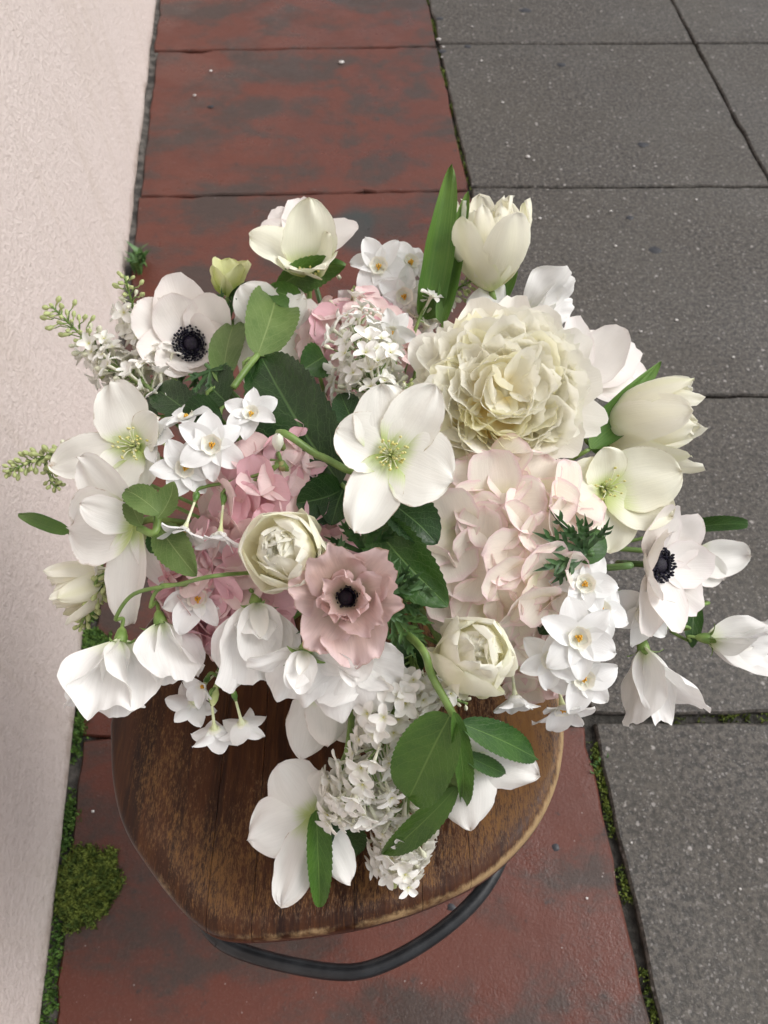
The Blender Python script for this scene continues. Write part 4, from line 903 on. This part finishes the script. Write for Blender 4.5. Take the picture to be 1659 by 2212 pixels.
leaf(985, 1700, .046, 826, 1846, .040, 60, 'lbright', roll=-20, bend=18, parent=hg, name='bract', teeth=18)
leaf(960, 1640, .040, 965, 1730, .038, 60, 'lpale', roll=0, bend=10, parent=hg, name='bract', teeth=12)
hellebore(700, 1490, -.020, (0, -.2, 1), [(-112, 175, 110, -5, -8), (-60, 150, 100, -5, -8), (-85, 120, 90, 10, 0)], 'white hellebore petals hanging below the frilled sweet pea', stam=False, mat='hellback', down=True)
hellebore(590, 700, .002, (-.1, .05, 1), [(128, 100, 95, 25, 10), (-22, 118, 135, 10, 0), (-105, 150, 110, 5, -5), (40, 90, 90, 15, 5), (175, 80, 80, 15, 0)], 'white hellebore half covered by the pale bract leaf', stam=False, mat='hellback')
hellebore(492, 640, .0, (.05, .85, .5), [(90, 80, 70, 60, 75), (150, 80, 68, 60, 80), (30, 85, 75, 55, 60), (-40, 75, 65, 60, 80), (-140, 75, 65, 60, 80)], 'pale yellow green hellebore bud beside the top hellebore', stam=False, mat='budyellow', name='hellebore_bud')
leaf(500, 650, .012, 540, 607, .020, 34, 'ldark', roll=20, bend=20, label='small dark bract curling over the yellow green bud', serr=0)
hellebore(1490, 1205, -.022, (.1, -.1, 1), [(-3, 135, 85, 0, -4), (-35, 90, 70, 0, -4)], 'white hellebore petals sticking out behind the right anemone', stam=False, mat='hellback')
# --- anemones
anemone(416, 748, .022, (.10, .05, 1), 100, 'white anemone with dark centre near the wall side lilac', roll=10, a0=2, a1=66, csz=.9, petals=[(95, 150, 125, 5, 48), (140, 140, 120, 5, 45), (185, 118, 105, 5, 60), (225, 105, 100, 10, 66), (265, 95, 110, 12, 80), (310, 92, 95, 12, 88), (350, 98, 100, 10, 80), (40, 130, 110, 8, 62), (110, 120, 110, 12, 62), (20, 100, 90, 25, 90)])
anemone(1412, 1220, .026, (.48, .02, .86), 112, 'white anemone with dark centre facing the grey slabs', petals=[(95, 140, 115, 5, 50), (150, 120, 125, 10, 88), (205, 120, 120, 10, 88), (-90, 145, 115, 5, 42), (-45, 140, 115, 0, 35), (0, 135, 110, 0, 38), (45, 140, 115, 0, 42), (-110, 150, 100, -5, 25), (125, 120, 100, 15, 85)], via=[PP(1350, 1220, .012), PP(1300, 1227, .005)], collar=False)
anemone(748, 1290, .034, (0, .05, 1), 98, 'dusty pink ruffled anemone with near black centre', mat='anempink', ruf=.085, rf=5.5, collar=True, petals=[(-75, 145, 150, 15, 28), (-125, 130, 115, 10, 30), (165, 125, 120, 15, 45), (110, 140, 135, 25, 60), (45, 145, 125, 15, 55), (0, 130, 120, 15, 50), (-40, 120, 110, 30, 66), (140, 105, 105, 50, 88), (60, 105, 100, 50, 90), (-90, 82, 105, 50, 92), (-20, 90, 90, 50, 95), (210, 85, 90, 50, 95)], cup=.5, csz=1.3)
anemone(1245, 830, -.006, (.25, .35, .75), 120, 'white anemone seen from the side behind the peony', petals=[(62, 130, 105, 10, 30), (32, 185, 125, 5, 12), (12, 190, 115, 0, 5), (100, 135, 100, 20, 45), (140, 150, 95, 20, 40), (-10, 150, 100, 0, 8), (45, 150, 110, 25, 45)], collar=False, core=False)
# cut foliage
def foliage(px, py, lift, ang, L, label, mat='fern', seed=1, nl=5, tilt=15, spread=75):
    mw, S = frame(px, py, lift, (0, 0, 1)); t = thing('anemone_leaf', label, 'leaf', mw)
    a = fern_data(L * S, spread, nl, seed); T = rotz(ang) @ Matrix.Rotation(R(tilt), 4, 'X'); a.v = [tuple(T @ Vector(q)) for q in a.v]; a.obj('blade', M[mat], t)
    stem(t, mw, .01, .0016, mat='stemd'); return t
foliage(1265, 1195, .036, 165, 150, 'feathery cut anemone leaf lying on the cream hydrangea', 'fern', 3, 5, 12, 50)
foliage(1262, 1190, .034, 100, 125, 'upright cut anemone leaf beside the creamy right hellebore', 'fern', 5, 3, 30, 25)
leaf(1250, 1210, .032, 1300, 1150, .036, 60, 'lmid', roll=20, label='short green bract under the creamy right hellebore', serr=0, bend=25)
foliage(790, 1195, .012, 75, 130, 'feathery dark anemone leaf above the pink anemone', 'fern', 8, 7, 30, 80)
foliage(845, 1290, .022, 20, 120, 'feathery dark anemone leaf right of the pink anemone', 'fern', 9, 6, 20, 70)
foliage(850, 1330, .012, -50, 120, 'feathery anemone leaf above the lower lilac', 'fernlight', 12, 6, 15, 70)
foliage(495, 700, .022, 40, 95, 'feathery anemone collar leaf right of the left anemone', 'fern', 14, 6, 25, 80)
foliage(455, 800, .024, -75, 90, 'feathery anemone collar leaf below the left anemone', 'fern', 15, 6, 15, 80)
# --- peony
peony(1085, 852, .030, (.0, .12, 1), 185, 'huge cream white peony packed with ruffled petals')
# --- tulips
tulip(1062, 628, .012, (-.12, .86, .50), 178, 150, 'cream double tulip standing up beside tall green leaves', open_=4)
tulip(1290, 925, .008, (.95, .02, .38), 195, 140, 'cream double tulip pointing out over the grey slabs', open_=2)
tulip(630, 1198, .006, (-.03, .12, 1), 165, 250, 'open cream double tulip beside the pink anemone', open_=4, ball=12, inner=26)
tulip(1010, 1440, .010, (.02, .40, .92), 190, 245, 'rounded cream double tulip above the lower lilac', ball=26, inner=24)
tulip(245, 1245, -.018, (-.85, -.25, .3), 120, 85, 'pale tulip half hidden under the left hellebore')
leaf(920, 690, -.005, 975, 355, .015, 74, 'tleaf', bend=6, label='tallest pointed green tulip leaf at the top of the bouquet', serr=0, a=.30, b=.62, cup=.95, roll=12)
leaf(955, 700, .000, 1010, 412, .012, 52, 'tleaf', bend=-8, label='narrow green tulip leaf next to the tallest leaf', serr=0, a=.35, b=.62, cup=1.0, roll=-20)
leaf(1045, 690, -.004, 1118, 585, .004, 42, 'tleaf', bend=6, label='short green tulip leaf under the standing tulip', serr=0, a=.4, b=.7, cup=.8)
leaf(1265, 935, .020, 1424, 782, .030, 50, 'tleaf', bend=14, label='bright green tulip leaf crossing beside the peony', serr=0, a=.35, b=.8, cup=.6, roll=20)
leaf(1275, 970, .024, 1390, 905, .036, 62, 'tleaf', bend=20, label='curved green tulip leaf under the outward pointing tulip', serr=0, a=.45, b=.8, cup=.7, roll=-25)
leaf(1270, 960, -.004, 1375, 985, .0, 46, 'tleaf', label='shaded green tulip leaf below the outward pointing tulip', serr=0)
# --- narcissi
narcissus((850, 760, -.012), [(818, 578, .016, (0, .05, 1), 66), (872, 642, .026, (.12, -.1, 1), 64), (885, 570, .0, (.35, .3, .75), 58), (846, 718, .008, (0, -.35, .9), 50), (765, 650, .0, (.0, -.5, .75), 55, 35)], 'top cluster of paperwhite narcissi beside the cream hellebore', hidden_sheath=True)
narcissus((608, 1000, .030), [(543, 897, .034, (0, .42, .9), 60), (459, 962, .040, (.05, .02, 1), 74), (402, 1010, .034, (.08, -.15, 1), 70), (338, 950, .018, (-.55, .35, .6), 64), (405, 905, .014, (-.2, .65, .45), 58), (400, 1140, .030, (-.15, -.72, .45), 60, 30), (476, 1150, .024, (.0, -.80, .40), 60, 35)], 'left cluster of paperwhite narcissi with green pedicels fanning out', buds=[(600, 955, .046, (.1, .5, .8), 26, 'budnarc')])
narcissus((432, 1390, -.004), [(429, 1298, .012, (0, .45, .85), 74)], 'single paperwhite narcissus between pink hydrangea and sweet peas', hidden_sheath=True)
narcissus((1185, 1350, -.014), [(1262, 1263, .030, (0, .28, 1), 72), (1248, 1377, .040, (.03, .05, 1), 84), (1188, 1424, .026, (-.15, .0, 1), 66), (1258, 1464, .034, (.05, -.05, 1), 78), (1386, 1320, .008, (.15, -.25, .95), 76, 12), (1295, 1318, .018, (.3, .2, .9), 66), (1112, 1500, .006, (.05, -.88, .30), 58, 30), (1215, 1525, .012, (.05, -.72, .55), 70, 20)], 'right cluster of paperwhite narcissi hanging over the seat edge')
narcissus((492, 1455, .010), [(463, 1572, .016, (-.03, -.80, -.45), 60, 20), (522, 1560, .014, (.10, -.80, -.45), 58, 20), (420, 1515, .006, (-.40, -.62, -.45), 58, 15), (440, 1480, .016, (-.3, -.3, .6), 46, 30)], 'lower left paperwhite narcissi hanging face down over the seat', buds=[(463, 1503, .022, (-.1, -.9, .2), 20, 'budgreen')])
# --- lilacs
lilac([(370, 812, -.016), (310, 730, -.012), (268, 595, .0)], 'upright white lilac sprig behind the left anemone', 58, 58, .24, 20, taper=.45, start=.08)
lilac([(330, 850, -.014), (225, 770, -.006), (112, 662, .0)], 'white lilac sprig with green buds leaning to the wall', 78, 66, .40, 20, taper=.35, green=.8, start=.05)
lilac([(370, 880, -.01), (270, 800, -.008), (225, 800, -.006)], 'low white lilac sprig under the left anemone', 44, 58, .15, 20)
lilac([(815, 860, .006), (780, 760, .020), (752, 662, .020)], 'dense white lilac head in the middle above the central hellebore', 112, 92, .14, 20, taper=.35, start=-.04, green=.9)
lilac([(845, 880, .012), (870, 850, .020), (885, 828, .022)], 'small lilac tip with buds beside the peony', 16, 30, .5, 15)
lilac([(905, 690, .0), (960, 640, .012), (1035, 598, .018)], 'lilac tip with green buds in front of the standing tulip', 46, 46, .5, 19, taper=.4, green=.8)
lilac([(170, 985, -.004), (90, 990, -.002), (12, 1022, .0)], 'thin lilac tip of green buds pointing at the wall', 52, 32, .98, 19, taper=.55, green=.9)
lilac([(130, 990, -.004), (110, 1035, -.004), (125, 1055, -.004)], 'stubby lilac tip of green buds below the thin one', 16, 22, .98, 18, green=.9)
lilac([(245, 1235, .0), (205, 1290, .004), (172, 1355, .004)], 'drooping lilac tip of green buds under the left hellebore', 46, 34, .98, 19, taper=.5, green=1.0)
lilac([(890, 1430, -.005), (850, 1540, .006), (785, 1690, .012), (748, 1735, .010)], 'long white lilac head hanging over the front of the seat', 135, 96, .02, 23, taper=.25, mix=.15)
lilac([(880, 1690, .0), (870, 1790, .008), (850, 1885, .008)], 'lowest white lilac head resting on the front of the seat', 92, 88, .03, 22, taper=.25, mix=.15)
lilac([(950, 1470, -.02), (960, 1500, -.01), (1010, 1520, -.008)], 'few loose white lilac buds beside the lower tulip', 14, 34, .4, 18, green=.0)
# --- sweet peas
sweet_pea(1128, 682, -.004, (.80, .30, .50), 120, 'white sweet pea above the peony over the grey slabs', roll=-10, std=(1.3, 80, 60), extra=((60, .9, .8, 60, 40), (10, .9, .8, 60, 50), (-60, .7, .6, 60, 50)))
sweet_pea(1160, 760, -.015, (.5, .6, .4), 95, 'white sweet pea pressed between peony and side facing anemone', std=(1.2, 75, 60), extra=((30, .8, .7, 60, 50),))
sweet_pea(1060, 720, -.012, (.2, .6, .6), 90, 'white sweet pea peeping over the top of the peony', std=(1.4, 60, 40), extra=((140, .8, .8, 50, 40), (30, .8, .8, 50, 40)))
sweet_pea(262, 1372, .030, (.06, -.88, .46), 172, 'largest drooping white sweet pea at the wall side of the seat', std=(1.25, 82, 72), curl=-25, ruf=.045, spread=150, via=[PP(250, 1335, .034), PP(290, 1283, .036), PP(385, 1262, .034), PP(530, 1238, .02)], extra=((170, 1.0, .85, 62, 52), (20, .95, .9, 74, 70), (-90, .95, .9, 75, 85)))
sweet_pea(345, 1335, .020, (.30, -.85, .42), 150, 'drooping white sweet pea next to the largest one', std=(1.0, 82, 76), curl=-20, ruf=.045, spread=150, via=[PP(325, 1310, .024), PP(345, 1272, .024), PP(420, 1262, .01)], extra=((10, .95, .8, 70, 66), (-90, .9, .7, 75, 85)))
sweet_pea(552, 1296, .010, (.20, -.70, .65), 165, 'crinkled white sweet pea left of the pink anemone', roll=180, std=(1.2, 60, 70), ruf=.05, extra=((50, 1.15, .8, 50, 60), (120, 1.0, .7, 55, 65), (-90, .6, .6, 80, 95)))
sweet_pea(660, 1400, .030, (-.1, -.60, .75), 120, 'twisted white sweet pea in front of the hanging hellebore', roll=160, std=(1.2, 40, 20), ruf=.05, extra=((15, 1.0, .6, 30, 10), (200, 1.1, .7, 30, 15)))
sweet_pea(765, 1405, .020, (.10, -.30, 1), 150, 'wide frilled white sweet pea below the pink anemone', roll=190, std=(1.5, 22, -6), ruf=.055, curl=-30, wings=(.5, .55), extra=((35, .85, .9, 25, 5), (150, .75, .8, 30, 5)))
sweet_pea(1388, 1390, .004, (.05, -.92, .35), 162, 'split white sweet pea seen from behind right of narcissi', std=(.6, 82, 80), curl=-10, spread=150, wings=(.5, .4), extra=((8, 1.12, 1.15, 66, 44), (168, 1.08, .85, 78, 68)), via=[PP(1400, 1365, .0), PP(1380, 1345, -.01)])
sweet_pea(1518, 1378, -.006, (.93, -.05, .30), 160, 'white sweet pea farthest out over the grey slabs', roll=0, std=(1.3, 84, 70), curl=-20, via=[PP(1490, 1385, -.008), PP(1450, 1365, -.012), PP(1420, 1345, -.02)], extra=((-60, 1.0, .7, 70, 60), (0, .95, .7, 72, 80)))
